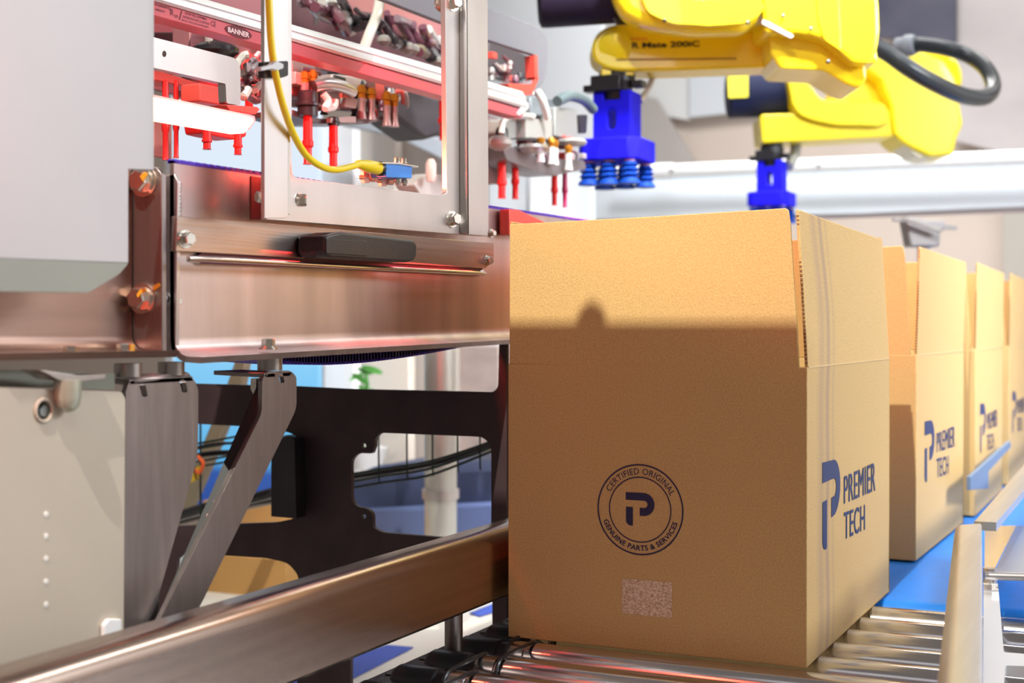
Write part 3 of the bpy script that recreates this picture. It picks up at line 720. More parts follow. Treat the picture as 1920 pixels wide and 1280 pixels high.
# ================================================================== LIGHT BARS AND BRACKETS
XB = -2.62
bar = thing('led_light_bar', 'long white LED light bar with printed face coloured by red light crossing behind the door window', 'light bar', PX(640, 130, XB))
upper = lambda x: 28 + (x - 494) * (127 - 28) / (833 - 494)
mid_ = lambda x: 62 + (x - 494) * (160 - 62) / (833 - 494)
low = lambda x: 86 + (x - 494) * (181 - 86) / (833 - 494)
xa, xb = 180, 984
G().prism([PX(xa, mid_(xa), XB), PX(xb, mid_(xb) + 3, XB), PX(xb - 6, low(xb) - 2, XB), PX(xa, low(xa), XB)], -XV * .07).out('print_face', LBAR, bar, bevel=.0006)
def barsec(px):
    b = PX(px, mid_(px), XB); t = PX(px, upper(px), XB)
    hgt = t - b; return [b + XV * .006, b + XV * .012 + hgt * .12, b + XV * .006 + hgt * .52, b + XV * .010 + hgt * .56, b + XV * .006 + hgt * .60, b - XV * .012 + hgt, b - XV * .06 + hgt, b - XV * .06]
G().loft(barsec(xa), barsec(xb)).out('extrusion', ALU, bar, smooth=20)
G().prism([PX(a, b, XB + .008) for a, b in rnd([(983, 190), (992, 192), (992, 204), (974, 218), (970, 214)], 3)], -XV * .07).out('end_cap', ALU, bar, bevel=.001)
# printed label and the maker's oval
def bar_uv(px0, px1, v0, v1):
    def f(u, v):
        px = px0 + (px1 - px0) * u; vv = v0 + (v1 - v0) * v
        return PX(px, low(px) + (mid_(px) - low(px)) * vv, XB + .0015)
    return f
g = G(); m = bar_uv(422, 472, .02, .98); vs = [m(.5 + .5 * math.cos(2 * math.pi * k / 40), .5 + .47 * math.sin(2 * math.pi * k / 40)) for k in range(40)]
G().prism(vs, -XV * .0012).out('oval_badge', LABELRED, bar, smooth=0)
g = G(); mm = bar_uv(427, 467, .30, .70); text_fit(g, 'BANNER', lambda u, v: mm(u, v) + XV * .0012, .03); g.out('badge_print', LABELPINK, bar, smooth=0)
g = G()
text_fit(g, '12-30 Vdc, 2.49 Max', bar_uv(348, 388, .70, .92), .02)
text_fit(g, 'SUITABLE FOR WET LOCATIONS', bar_uv(343, 393, .42, .60), .01)
text_fit(g, 'USE ONLY WITH CLASS 2 POWER SUPPLY', bar_uv(340, 392, .16, .30), .01)
text_fit(g, 'CE', bar_uv(396, 405, .42, .80), .0)
text_fit(g, 'W-2X0000XTQ', bar_uv(290, 320, .70, .92), .02)
text_fit(g, 'AMBIENT', bar_uv(291, 310, .40, .55), .01)
text_fit(g, 'R', bar_uv(320, 326, .35, .80), .0); text_fit(g, 'us', bar_uv(328, 334, .3, .5), .0); text_fit(g, '/', bar_uv(336, 342, .2, .9), .0)
g.out('data_print', mat('dark_red_print', (.12, .0, .02), .5), bar, smooth=0)

lamp = thing('lit_lamp', 'glowing red-white LED strip lamp under the steel hook bracket', 'lamp', PX(380, 215, -2.5))
XLm = -2.50
plateX([(150, 157), (288, 182), (474, 221), (476, 228), (458, 250), (150, 198)], XLm, .05, 1).out('diffuser', DIFF, lamp, bevel=.001)
G().prism([PX(a, b, XLm - .012) for a, b in [(150, 150), (288, 177), (478, 217), (480, 226), (468, 243), (150, 170)]], -XV * .06).out('lamp_body', mat('pink_lit_body', (.80, .42, .42), .4), lamp, bevel=.001)  # red glow along the lamp edges is put into the body colour
G().box(PX(190, 120, -2.66) , PX(205, 175, XLm - .03)).out('mount_arm', STEEL, lamp)
area('lit_lamp_glow', W(-2.46, 3.30, .50), W(-1.5, 4.4, .1), 5, (1.0, 0.08, 0.04), .10, .03)
area('inner_red_lamp', W(-2.62, 4.3, .95), W(-3.0, 4.9, .2), .7, (1.0, 0.05, 0.06), .5, .06, 110)
area('inner_red_lamp_b', W(-2.45, 5.35, .55), W(-1.3, 6.2, .05), 3.0, (1.0, 0.10, 0.03), .2, .05, 110)
area('door_gap_leak', W(-2.205, 3.75, .215), W(-2.205, 3.75, 0), .16, (1.0, .04, .04), .008, .5)  # added light standing in for red leaking under the door

XH = -2.66
hk = thing('hook_bracket', 'thick steel hook bracket with a small hole above the glowing lamp', 'bracket', PX(400, 120, XH))
plateX(rnd([(150, 36), (289, 70), (446, 110, 16), (451, 130, 4), (451, 197, 5), (425, 194, 5), (423, 157, 3), (289, 127), (150, 98)], 0), XH, .03, 0, [[(308 + 4 * math.cos(a), 101 + 6 * math.sin(a)) for a in [2 * math.pi * k / 14 for k in range(14)]]]).out('hook_plate', STEEL, hk, bevel=.001)
G().prism([PX(a, b, XH + .01) for a, b in [(424, 196), (482, 200), (488, 205), (480, 214), (432, 208)]], -XV * .07).out('foot', REDP, hk, bevel=.001)
XH2 = -2.62
hk2 = thing('hook_bracket', 'long grey steel hook bracket with a red foot right of the door, rounded end', 'bracket', PX(980, 110, XH2))
plateX(rnd([(700, -60), (915, 15), (1015, 53, 16), (1026, 75, 6), (1026, 140, 20), (1010, 168, 20), (985, 172), (955, 174), (955, 160), (985, 158, 6), (1004, 148, 10), (1006, 104, 3), (915, 75), (722, 0), (700, -8)], 0, 5), XH2 - .09, .03).out('hook_plate', mat('satin_grey_steel', (.20, .20, .23), .6, .0, spec=.2), hk2, bevel=.001)
G().prism([PX(a, b, XH2 - .08) for a, b in [(952, 156), (998, 158), (1008, 140), (1011, 146), (1004, 164), (998, 178), (962, 180)]], -XV * .05).out('foot', REDP, hk2, bevel=.001)
G().prism([PX(a, b, XH2 - .075) for a, b in [(1002, 104), (1008, 104), (1009, 145), (1003, 145)]], -XV * .05).out('foot', REDP, hk2, bevel=.0005)
mh = thing('machine_housing', 'red lit inner housing panels and dark motor covers behind the light bar', 'machine', PX(640, 100, -3.2))
# slanting pink panel behind, above the bar
plateX([(560, -80), (700, -80), (722, 0), (836, 42), (836, 90), (745, 72), (700, 60), (600, 10)], -3.3, .03).out('panel', PINKP, mh, bevel=.002)
plateX([(150, -80), (500, -80), (500, 40), (390, 10), (150, 5)], -3.0, .03).out('panel', PINKP, mh, bevel=.002)
plateX([(357, 40), (440, 60), (440, 200), (357, 180)], -3.1, .08).out('panel', PINKP, mh, bevel=.002)
plateX([(150, 60), (356, 60), (356, 150), (150, 100)], -3.25, .03).out('panel', mat('dark_maroon_panel', (.09, .02, .03), .5), mh, bevel=.002)
plateX([(440, 40), (496, 60), (496, 130), (440, 110)], -3.0, .03).out('panel', PINKP, mh, bevel=.002)
# dark shell at the back of the machine head space
plateX([(730, 150), (840, 190), (840, 250), (800, 262), (735, 215)], -3.5, .2).out('motor_cover', mat('grey_brown_cover', (.055, .045, .05), .6), mh, bevel=.01)
plateX([(915, 60), (1000, 108), (1002, 148), (960, 150), (915, 130)], -3.2, .1).out('motor_cover', mat('grey_brown_cover', (.055, .045, .05), .6), mh, bevel=.01)
plateX([(916, 215), (935, 222), (938, 345), (916, 345)], -3.0, .1).out('panel', mat('mauve_panel', (.30, .22, .24), .5), mh)

plateX([(545, -90), (842, -90), (842, 175), (760, 170), (740, 215), (545, 200)], -3.75, .03).out('panel', mat('deep_plum_panel', (.11, .045, .055), .5, .2, .5, 0, (5, 5, 5), 3), mh)
plateX([(285, 20), (500, 60), (500, 190), (440, 185), (345, 180), (285, 165)], -3.55, .03).out('panel', mat('deep_red_panel', (.34, .05, .06), .5), mh)
plateX([(700, 20), (835, 60), (835, 92), (700, 60)], -3.5, .03).out('panel', PINKP, mh)
c = PX(808, 322, -3.1); G().lathe(c + Vector((0, 0, .025)), c - Vector((0, 0, .02)), [(0, .006), (.2, .011), (.8, .011), (1, .008)], 12).out('knob', mat('pinkish_knob', (.85, .68, .64), .4), mh)
plateX([(775, 345), (800, 325), (834, 328), (834, 372), (790, 366)], -3.15, .1, 5).out('grey_housing', mat('light_grey_plastic', (.60, .60, .58), .4), mh, bevel=.006)
# ================================================================== PICK HEADS WITH RED SUCTION TUBES
def suction_tube(px, y0, y1, X, w, label, parent=None, m=RED, cap=True, capw=1.5, caph=40):
    a = PX(px, y0, X); b = PX(px, y1, X); r = w / F * (a - EYE).length / 2
    b = Vector((a.x, a.y, b.z))
    t = thing('suction_tube', label, 'suction tube', a, 'red suction tubes of the pick heads')
    G().lathe(a, b, [(0, r * .95), (.5, r), (.52, r * 1.18), (.62, r * 1.18), (.66, r * .85), (.97, r * .85), (1, r * 1.05)], 16).out('tube', m, t)
    if cap:
        c = a + Vector((0, 0, caph / F * (a - EYE).length))
        G().lathe(c, a, [(0, r * capw * .8), (.1, r * capw), (.45, r * capw), (.5, r * capw * 1.25), (.6, r * capw * 1.25), (.65, r * capw), (1, r * capw)], 18).out('holder', BLACK_S, t)
    return t
suction_tube(577, 218, 308, -2.87, 18, 'red suction tube under the large black holder, left in the door window', caph=46, capw=2.1)
suction_tube(625, 236, 314, -2.87, 17, 'red suction tube right of the yellow cable bend in the door window', caph=16, capw=1.2)
suction_tube(834, 180, 262, -3.05, 22, 'red suction tube half hidden at the right edge of the door window', caph=10, cap=False)
suction_tube(388, 243, 280, -2.80, 16, 'left of two short red suction tubes under the glowing lamp', cap=False)
suction_tube(446, 252, 290, -2.80, 15, 'right of two short red suction tubes under the glowing lamp', cap=False)
suction_tube(941, 302, 372, -2.86, 16, 'leftmost red suction tube right of the door frame, with tall black holder', caph=62, capw=1.5)
suction_tube(966, 296, 373, -2.86, 13, 'second red suction tube right of the door frame', caph=8, cap=False)
suction_tube(1040, 318, 385, -2.88, 12, 'third red suction tube right of the door frame, under a short black holder', caph=14, capw=1.4)
suction_tube(1059, 312, 389, -2.88, 10, 'rightmost crimson suction tube right of the door frame', m=mat('crimson_rubber', (.42, .015, .10), .4), cap=False)
suction_tube(310, 150, 300, -2.95, 12, 'thin red suction tube at the far left behind the lamp', cap=False)
suction_tube(330, 150, 296, -2.95, 10, 'second thin red suction tube behind the lamp', cap=False)

def head(label, px, py, X, w, h, dep, loc):
    t = thing('pick_head', label, 'pick head', PX(px, py, X), 'suction pick heads inside the machine'); return t
# head seen through the door window
h1 = head('cluttered suction pick head with orange fittings seen through the door window', 660, 190, -2.9, 0, 0, 0, 0)
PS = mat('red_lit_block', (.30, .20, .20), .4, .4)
plateX([(548, 205), (600, 222), (700, 222), (742, 212), (742, 220), (690, 232), (600, 232), (548, 216)], -2.9, .2, 2).out('base_plate', mat('grey_plate', (.22, .19, .20), .4, .7), h1, bevel=.001)
plateX([(620, 220), (668, 218), (668, 230), (620, 230)], -2.86, .02, 2).out('white_block', OFFW, h1, bevel=.001)
plateX([(548, 105), (592, 118), (592, 170), (575, 186), (548, 178)], -2.92, .15, 4).out('valve_block', PS, h1, bevel=.002)
plateX([(622, 138), (680, 145), (690, 155), (676, 170), (650, 178), (622, 160)], -2.9, .12, 5).out('valve_block', mat('pale_fitting', (.50, .42, .40), .35, .3), h1, bevel=.003)
plateX([(600, 172), (636, 168), (640, 205), (604, 208)], -2.88, .1, 3).out('valve_block', PS, h1, bevel=.002)
plateX([(650, 182), (672, 186), (668, 204), (646, 200)], -2.86, .06, 2).out('white_block', OFFW, h1, bevel=.001)
plateX([(548, 92), (760, 158), (760, 175), (700, 170), (640, 140), (548, 118)], -3.1, .12, 2).out('manifold', mat('maroon_steel', (.16, .05, .06), .4, .4), h1, bevel=.002)
G().tube([PX(588, 162, -2.86), PX(612, 157, -2.84), (PX(640, 162, -2.84)), PX(660, 172, -2.86)], .010, 12, 6).out('hose', STEEL, h1)
G().tube([PX(606, 176, -2.84), PX(616, 190, -2.83), PX(610, 203, -2.83), PX(626, 200, -2.84), PX(628, 186, -2.84)], .006, 10, 6).out('hose', CLEARH, h1)
for (x, y, yy) in ((571, 135, 156), (586, 132, 154), (678, 160, 184), (696, 165, 186), (725, 172, 198), (739, 176, 200)):
    a = PX(x, y, -2.88); b = PX(x, yy, -2.88); b = Vector((a.x, a.y, b.z)); r = .0085
    f = G().lathe(a, b, [(0, r * .7), (.2, r * .7), (.22, r), (.6, r), (.62, r * .8), (1, r * .8)], 10).out('brass_fitting', BRASS, h1)
    c = b - Vector((0, 0, .035)); G().lathe(b, c, [(0, r * .85), (.6, r * .75), (1, r * 1.1)], 12).out('fitting_collar', PS, f)
random.seed(21)
cl_m = [mat('maroon_steel', (.16, .05, .06), .4, .4), BLACK_S, mat('plum_hose', (.16, .06, .09), .3, coat=.5), GREYM, mat('pale_fitting', (.72, .62, .58), .35, .3), REDP]
def clutter(parent, x0, x1, yf, n, X, r0, r1):
    for i in range(n):
        x = random.uniform(x0, x1); y = yf(x) + random.uniform(-1, 1) * r1
        c = PX(x, y, X - random.random() * .15); r = random.uniform(.004, .011); k = random.random()
        if k < .45:
            G().lathe(c, c - Vector((0, 0, r * 3.2)), [(0, r * .7), (.2, r), (.5, r), (.55, r * .7), (.8, r * .7), (1, r)], 10).out('fitting', random.choice(cl_m), parent)
        elif k < .75:
            d = Vector((r * 1.2, r * 1.6, r * random.uniform(.8, 1.8))); G().box(c - d, c + d).out('small_block', random.choice(cl_m), parent, bevel=.001)
        else:
            G().tube([c, c + Vector((.01, .02, random.uniform(-.02, .02))), c + Vector((0, .045, random.uniform(-.03, .02)))], r * .45, 8, 4).out('hose', random.choice(cl_m), parent)
clutter(h1, 548, 745, lambda x: 152 + (x - 548) * .16, 46, -2.89, 0, 30)
# head right of the door frame
h2 = head('suction pick head with white valve blocks right of the door frame', 1000, 250, -2.8, 0, 0, 0, 0)
plateX([(940, 270), (985, 282), (1010, 296), (1095, 300), (1100, 316), (1040, 330), (1000, 320), (950, 300)], -2.8, .16, 4).out('base_plate', mat('grey_plate', (.22, .19, .20), .4, .7), h2, bevel=.002)
plateX([(986, 222), (1036, 224), (1036, 262), (986, 258)], -2.8, .12, 2).out('valve_block', OFFW, h2, bevel=.002)
plateX([(942, 222), (984, 226), (984, 254), (955, 262), (942, 250)], -2.85, .12, 6).out('valve_block', OFFW, h2, bevel=.003)
plateX([(1040, 200), (1082, 205), (1085, 262), (1040, 256)], -2.88, .12, 4).out('valve_block', mat('pale_grey_block', (.30, .30, .29), .4, .3), h2, bevel=.003)
plateX([(995, 180), (1046, 186), (1048, 220), (995, 216)], -2.95, .1, 6).out('valve_block', mat('blue_grey_block', (.22, .25, .27), .4, .3), h2, bevel=.003)
plateX([(1086, 215), (1102, 215), (1100, 250), (1088, 250)], -2.88, .08, 3).out('dark_block', BLACK_S, h2, bevel=.002)
G().ball(PX(937, 268, -2.72), .020, (1.2, 1.2, .75), 14).out('clamp_knob', OFFW, h2)
G().lathe(PX(1000, 272, -2.75), PX(1000, 286, -2.75), [(0, .028), (.5, .034), (1, .030)], 20).out('bearing', STEEL, h2)
G().lathe(PX(1072, 262, -2.8), PX(1072, 272, -2.8), [(0, .030), (.5, .034), (1, .030)], 20).out('bearing', OFFW, h2)
G().tube([PX(1008, 172, -2.8), PX(1018, 190, -2.77), PX(1027, 222, -2.77)], .0085, 12, 6).out('hose', CLEARH, h2)
G().tube([PX(1045, 190, -2.88), PX(1068, 180, -2.87), PX(1095, 188, -2.88), PX(1112, 205, -2.88)], .012, 12, 6).out('hose', mat('grey_teal_hose', (.10, .14, .15), .4), h2)
G().tube([PX(940, 250, -2.8), PX(946, 225, -2.8), PX(975, 215, -2.8), PX(1000, 218, -2.8)], .006, 12, 6).out('hose', CLEARH, h2)
for (x, y, yy) in ((1014, 258, 272), (1034, 258, 276), (1040, 262, 278), (1066, 272, 288)):
    a = PX(x, y, -2.77); b = PX(x, yy, -2.77); b = Vector((a.x, a.y, b.z)); r = .009
    f = G().lathe(a, b, [(0, r * .7), (.2, r), (.6, r), (.62, r * .8), (1, r * .8)], 10).out('brass_fitting', BRASS, h2)
    c = b - Vector((0, 0, .035)); G().lathe(b, c, [(0, r * .85), (.6, r * .75), (1, r * 1.0)], 12).out('fitting_collar', NYLON, f)
clutter(h2, 940, 1095, lambda x: 258 + (x - 940) * .12, 34, -2.86, 0, 34)
clutter(h2, 920, 1000, lambda x: 115 + (x - 920) * .3, 14, -2.98, 0, 20)
# bundle of hoses above the light bar
hb = thing('hose_bundle', 'dark tangle of hoses and fittings above the light bar', 'hoses', PX(680, 60, -3.2))
random.seed(11)
hm = [mat('plum_hose', (.16, .06, .09), .3, coat=.5), mat('dark_hose', (.03, .025, .03), .3, coat=.3), CLEARH, mat('smoky_hose', (.30, .24, .28), .25, coat=.5)]
for i in range(16):
    x = 545 + i * 17; y = 0 + i * 5
    pts = []
    for k in range(5):
        pts.append(PX(x + k * 14 + random.uniform(-10, 10), y - 14 + k * 12 + random.uniform(-14, 14), -3.05 - random.random() * .25))
    G().tube(pts, random.choice((.005, .007, .009)), 9, 5).out('hose', random.choice(hm), hb)
G().tube([PX(712, 0, -2.9), PX(706, 30, -2.88), PX(694, 60, -2.88), PX(682, 92, -2.9)], .009, 12, 6).out('clear_hose', CLEARH, hb, label='pale clear hose')
for i in range(10):
    x = 720 + i * 11; y = 70 + i * 5 + random.uniform(-6, 6)
    G().ball(PX(x, y, -3.1), random.uniform(.009, .016), (1, 1, .8), 10).out('fitting', random.choice([GREYM, OFFW, BLACK_S, mat('olive_fitting', (.30, .27, .18), .4)]), hb)
hb2 = thing('hose_bundle', 'small cluster of hoses and fittings around the lamp bracket, red lit', 'hoses', PX(465, 150, -2.9))
for i in range(9):
    x = 448 + random.uniform(0, 36); y = 110 + i * 9
    pts = [PX(x - 16 + k * 10, y + random.uniform(-9, 9), -2.85 - random.random() * .1) for k in range(4)]
    G().tube(pts, random.choice((.004, .006)), 8, 4).out('hose', random.choice(hm), hb2)
clutter(hb2, 446, 494, lambda x: 140, 16, -2.95, 0, 34)
G().ball(PX(405, 95, -2.95), .026, (1.3, 1.3, .5), 14).out('cap', BLACK_S, hb2)
G().cyl(PX(392, 92, -2.95), PX(392, 66, -2.95), .006).out('fitting', mat('pale_fitting', (.72, .62, .58), .35, .3), hb2)
plateX([(375, 155), (420, 165), (420, 198), (375, 190)], -2.85, .08, 4).out('red_block', REDP, hb2, bevel=.002)
plateX([(380, 225), (462, 243), (462, 256), (440, 262), (400, 254), (384, 250)], -2.84, .08, 4).out('red_block', RED, hb2, bevel=.002)
plateX([(289, 130), (380, 158), (380, 168), (289, 150)], -2.95, .08, 2).out('red_block', REDP, hb2, bevel=.002)
plateX([(289, 225), (322, 230), (322, 298), (289, 292)], -3.2, .03, 2).out('red_block', mat('muted_red_panel', (.55, .22, .2), .5), hb2, bevel=.002)

# ================================================================== LOWER MACHINE: CABINET, BRACKETS, LEG FRAME
cb = thing('control_cabinet', 'cream painted cabinet panel at the lower left with a round bolt recess', 'cabinet', PX(120, 1000, -2.2))
XCb = -2.19
plateX(rnd([(-80, 724), (228, 734, 6), (235, 748, 4), (231, 1290), (-80, 1420)], 0), XCb, .05, 0, [[(81 + 17 * math.cos(a), 769 + 20 * math.sin(a)) for a in [2 * math.pi * k / 24 for k in range(24)]]]).out('front_panel', CREAM, cb, bevel=.003, seg=3)
plateX([(-80, 690), (215, 700), (215, 730), (-80, 722)], XCb - .07, .03).out('top_rail', mat('olive_grey_rail', (.20, .20, .16), .5), cb)
g = G(); c = PX(81, 769, XCb); rr = 20 / F * (c - EYE).length * 1.0
G().lathe(c - XV * .03, c - XV * .026, [(0, rr), (1, rr)], 24).out('recess', mat('recess_grey', (.16, .19, .18), .5), cb)
vs = []
ringg = G().tube([c + XV * .002 + Vector((0, math.cos(a) * rr, math.sin(a) * rr)) for a in [2 * math.pi * k / 24 for k in range(24)]], .0016, 8, 0, True); ringg.out('recess_ring', CREAM, cb)
bolt(PX(78, 770, XCb - .024), (1, -.3, .0), .011, cb, mat('grey_bolt', (.45, .5, .5), .4, .7), washer=False)
plateX([(205, 1160), (228, 1160), (231, 1290), (196, 1290), (196, 1172)], XCb + .012, .012, 3).out('corner_tab', WHITE, cb, bevel=.001)
for y in (964, 1005, 1047, 1090, 1133):
    cc = PX(86, y, XCb); G().lathe(cc, cc + XV * .002, [(0, .0028), (.5, .0028), (1, .001)], 12).out('rivet', mat('pale_rivet', (.75, .73, .68), .5), cb)
# rubber bumper under the shelf
bp_ = thing('bumper_foot', 'small domed clear bumper under a flat steel lug at the left', 'bumper', PX(126, 740, -2.19))
c = PX(127, 712, -2.17); G().lathe(c, c - Vector((0, 0, .030)), [(0, .0125), (.55, .0125), (.8, .0105), (.95, .006), (1, .001)], 20).out('dome', mat('smoky_dome', (.42, .42, .34), .15, .3, coat=.6), bp_)
plateX([(75, 693), (150, 704), (198, 700), (198, 710), (150, 716), (110, 712)], -2.16, .06).out('lug', STEEL_MID, bp_, bevel=.0006)
for (x, y, X, n_) in ((240, 693, -2.26, 'left'), (321, 690, -2.27, 'right')):
    c0 = PX(x, y - 12, X); c1 = PX(x, y + 13, X); c1 = Vector((c0.x, c0.y, c1.z))
    tag(G().lathe(c0, c1, [(0, .014), (1, .014)], 24).out('spacer', STEEL_MID), 'short steel cylinder spacer, %s one above the wide dark plate' % n_, 'spacer', 'steel spacers under the beam')
c0 = PX(506, 668, -2.25); c1 = PX(506, 694, -2.25); c1 = Vector((c0.x, c0.y, c1.z))
tag(G().lathe(c0, c1, [(0, .0145), (1, .0145)], 24).out('spacer', STEEL_MID), 'short steel cylinder spacer above the slanting strut', 'spacer', 'steel spacers under the beam')

sp = thing('support_bracket', 'wide dark steel plate bracket with slotted bent top beside the cream cabinet', 'bracket', PX(300, 900, -2.24))
XP = -2.24
def slot(x, y): return rnd([(x - 7, y - 8), (x + 5, y - 8), (x + 9, y + 14), (x - 1, y + 15)], 3, 3)
P_ = rnd([(236, 735, 0), (243, 712, 10), (362, 706, 12), (372, 730, 6), (371, 855, 20), (298, 1115, 10), (298, 1240, 0), (232, 1240, 0)], 0, 6)
plateX(P_, XP, .014, 0, [slot(268, 729), slot(343, 721)]).out('face_plate', STEEL_DARK, sp, bevel=.0012)
G().prism([PX(243, 712, XP), PX(362, 706, XP), PX(362, 704, XP) - XV * .14, PX(243, 709, XP) - XV * .14], (0, 0, -.005)).out('top_tab', STEEL_DARK, sp, bevel=.0006)
g = G()   # rounded fold joining tab and face
def arc_sec(px, py):
    o = PX(px, py, XP); r = .026 * S; P = []
    for k in range(7):
        a = math.pi / 2 * k / 6; P.append(o + Vector((-r + r * math.sin(a), 0, r * math.cos(a) - r * .2)))
    P.append(o - XV * .03 - Vector((0, 0, r * .2))); return P
G().loft(arc_sec(244, 719), arc_sec(361, 712)).out('fold', STEEL, sp)

st = thing('slanted_strut', 'slanted dark steel strut hanging from the beam by a bent lug', 'strut', PX(430, 900, -2.22))
XT = -2.21
S_ = rnd([(492, 712, 4), (499, 697, 8), (545, 694, 8), (556, 706, 6), (556, 766, 14), (383, 1120, 0), (340, 1205, 0), (296, 1205, 0), (298, 1165, 0), (491, 775, 12)], 0, 6)
plateX(S_, XT, .014, 0, [rnd([(521, 698), (529, 697), (534, 717), (526, 718)], 2, 3)]).out('strut_plate', STEEL_DARK, st, bevel=.0012)
G().prism([PX(496, 700, XT), PX(548, 697, XT), PX(548, 694, XT) - XV * .17, PX(496, 696, XT) - XV * .17], (0, 0, -.005)).out('lug', STEEL_DARK, st, bevel=.0006)
cn = PX(486, 722, XT - .06); G().lathe(cn - Vector((0, 0, -.008)), cn - Vector((0, 0, .012)), [(0, .010), (.6, .010), (1, .006)], 6).out('nut', BOLTM, st)
G().prism([PX(488, 716, XT - .014), PX(491, 775, XT - .014), PX(298, 1165, XT - .014), PX(296, 1205, XT - .014), PX(292, 1205, XT - .026), PX(294, 1160, XT - .026), PX(486, 772, XT - .026), PX(484, 716, XT - .026)], XV * .004).out('strut_flange', BLACK_S, st, bevel=.0005)
for (x, y) in ((452, 855), (405, 943), (392, 968), (381, 995)):
    G().ball(PX(x, y, XT - .02), .005, (1, 1, 1), 8).out('rivet', STEEL, st)

lf = thing('leg_frame', 'dark brown laser cut steel leg frame with rounded openings below the beam', 'frame', PY(700, 1100, 4.6))
outer = [(250, 716), (560, 724), (660, 729), (925, 735, 6), (934, 725, 5), (936, 640), (950, 640), (950, 1500), (200, 1500)]
H1 = [(325, 792), (380, 795), (513, 802, 14), (555, 815, 10), (560, 850), (560, 935), (551, 972, 6), (518, 979, 8), (325, 986)]
H2 = [(698, 850, 4), (703, 836, 4), (702, 826, 4), (712, 811, 8), (906, 819, 10), (921, 836, 10), (921, 1012), (875, 1011), (716, 998, 8), (699, 988, 4), (699, 963, 8), (688, 952, 8), (672, 951, 8), (659, 940, 8), (658, 862, 12), (672, 849, 8)]
H3 = [(332, 1048), (348, 1036, 6), (500, 1046), (540, 1055, 12), (561, 1080, 12), (557, 1105, 3), (557, 1480), (310, 1480)]
H4 = [(657, 1130), (923, 1090), (923, 1480), (657, 1480)]
def circ(x, y, r): return [(x + r * math.cos(a), y + r * math.sin(a)) for a in [2 * math.pi * k / 12 for k in range(12)]]
plateY(rnd(outer, 0, 5), 4.6, .02, 0, [rnd(H1, 0, 4), rnd(H2, 0, 4), rnd(H3, 0, 4), rnd(H4, 0, 3), circ(682, 835, 4.5), circ(682, 968, 4.5)]).out('frame_plate', BROWN, lf, bevel=.0008)
plateY([(508, 818), (552, 822), (555, 972), (508, 968)], 4.5, .07).out('inner_upright', FRAME_DARK, lf, bevel=.001)

# sagging blue chain belt under the beam
cbx = thing('sagging_belt', 'dark blue toothed belt sagging below the bright edge of the main beam', 'belt', PX(700, 665, -2.4))
pts = [(430, 668), (520, 679), (600, 684), (680, 680), (760, 670), (830, 658), (890, 646)]
sp_ = spline([PX(a, b, -2.40) for a, b in pts], 14)
g = G()
for i in range(0, len(sp_) - 1):
    a, b = sp_[i], sp_[i + 1]; m_ = a + (b - a) * .62
    g.prism([a, m_, m_ + Vector((0, 0, .016)), a + Vector((0, 0, .016))], -XV * .20)
g.out('belt_teeth', PURPLE, cbx, kind='stuff', smooth=0)
top = [p + Vector((0, 0, .010)) for p in sp_]
g = G()
for i in range(len(sp_) - 1): g.prism([sp_[i] + Vector((0, 0, .003)), sp_[i + 1] + Vector((0, 0, .003)), sp_[i + 1] + Vector((0, 0, .022)), sp_[i] + Vector((0, 0, .022))], -XV * .19)
g.out('belt_band', mat('dark_violet_band', (.03, .02, .20), .45), cbx)

# unseen shade board added in front of the key light (outside the picture): shades the lower fronts of the machine and the box
ob = thing('overhead_shade_board', 'unseen shade board added above and in front of the conveyor', 'beam', W(-1.1, 2.0, 2.3))
G().box(W(-2.0, 2.0, 2.372), W(.4, 2.04, 1.15)).out('beam_panel', WHITE, ob)
c = W(-1.41, 2.02, 2.37); G().lathe(c, c + Vector((0, 0, .022)), [(0, .016), (.5, .015), (1, .007)], 12).out('bolt', BOLTM, ob)  # added to put a small bump into the shadow edge

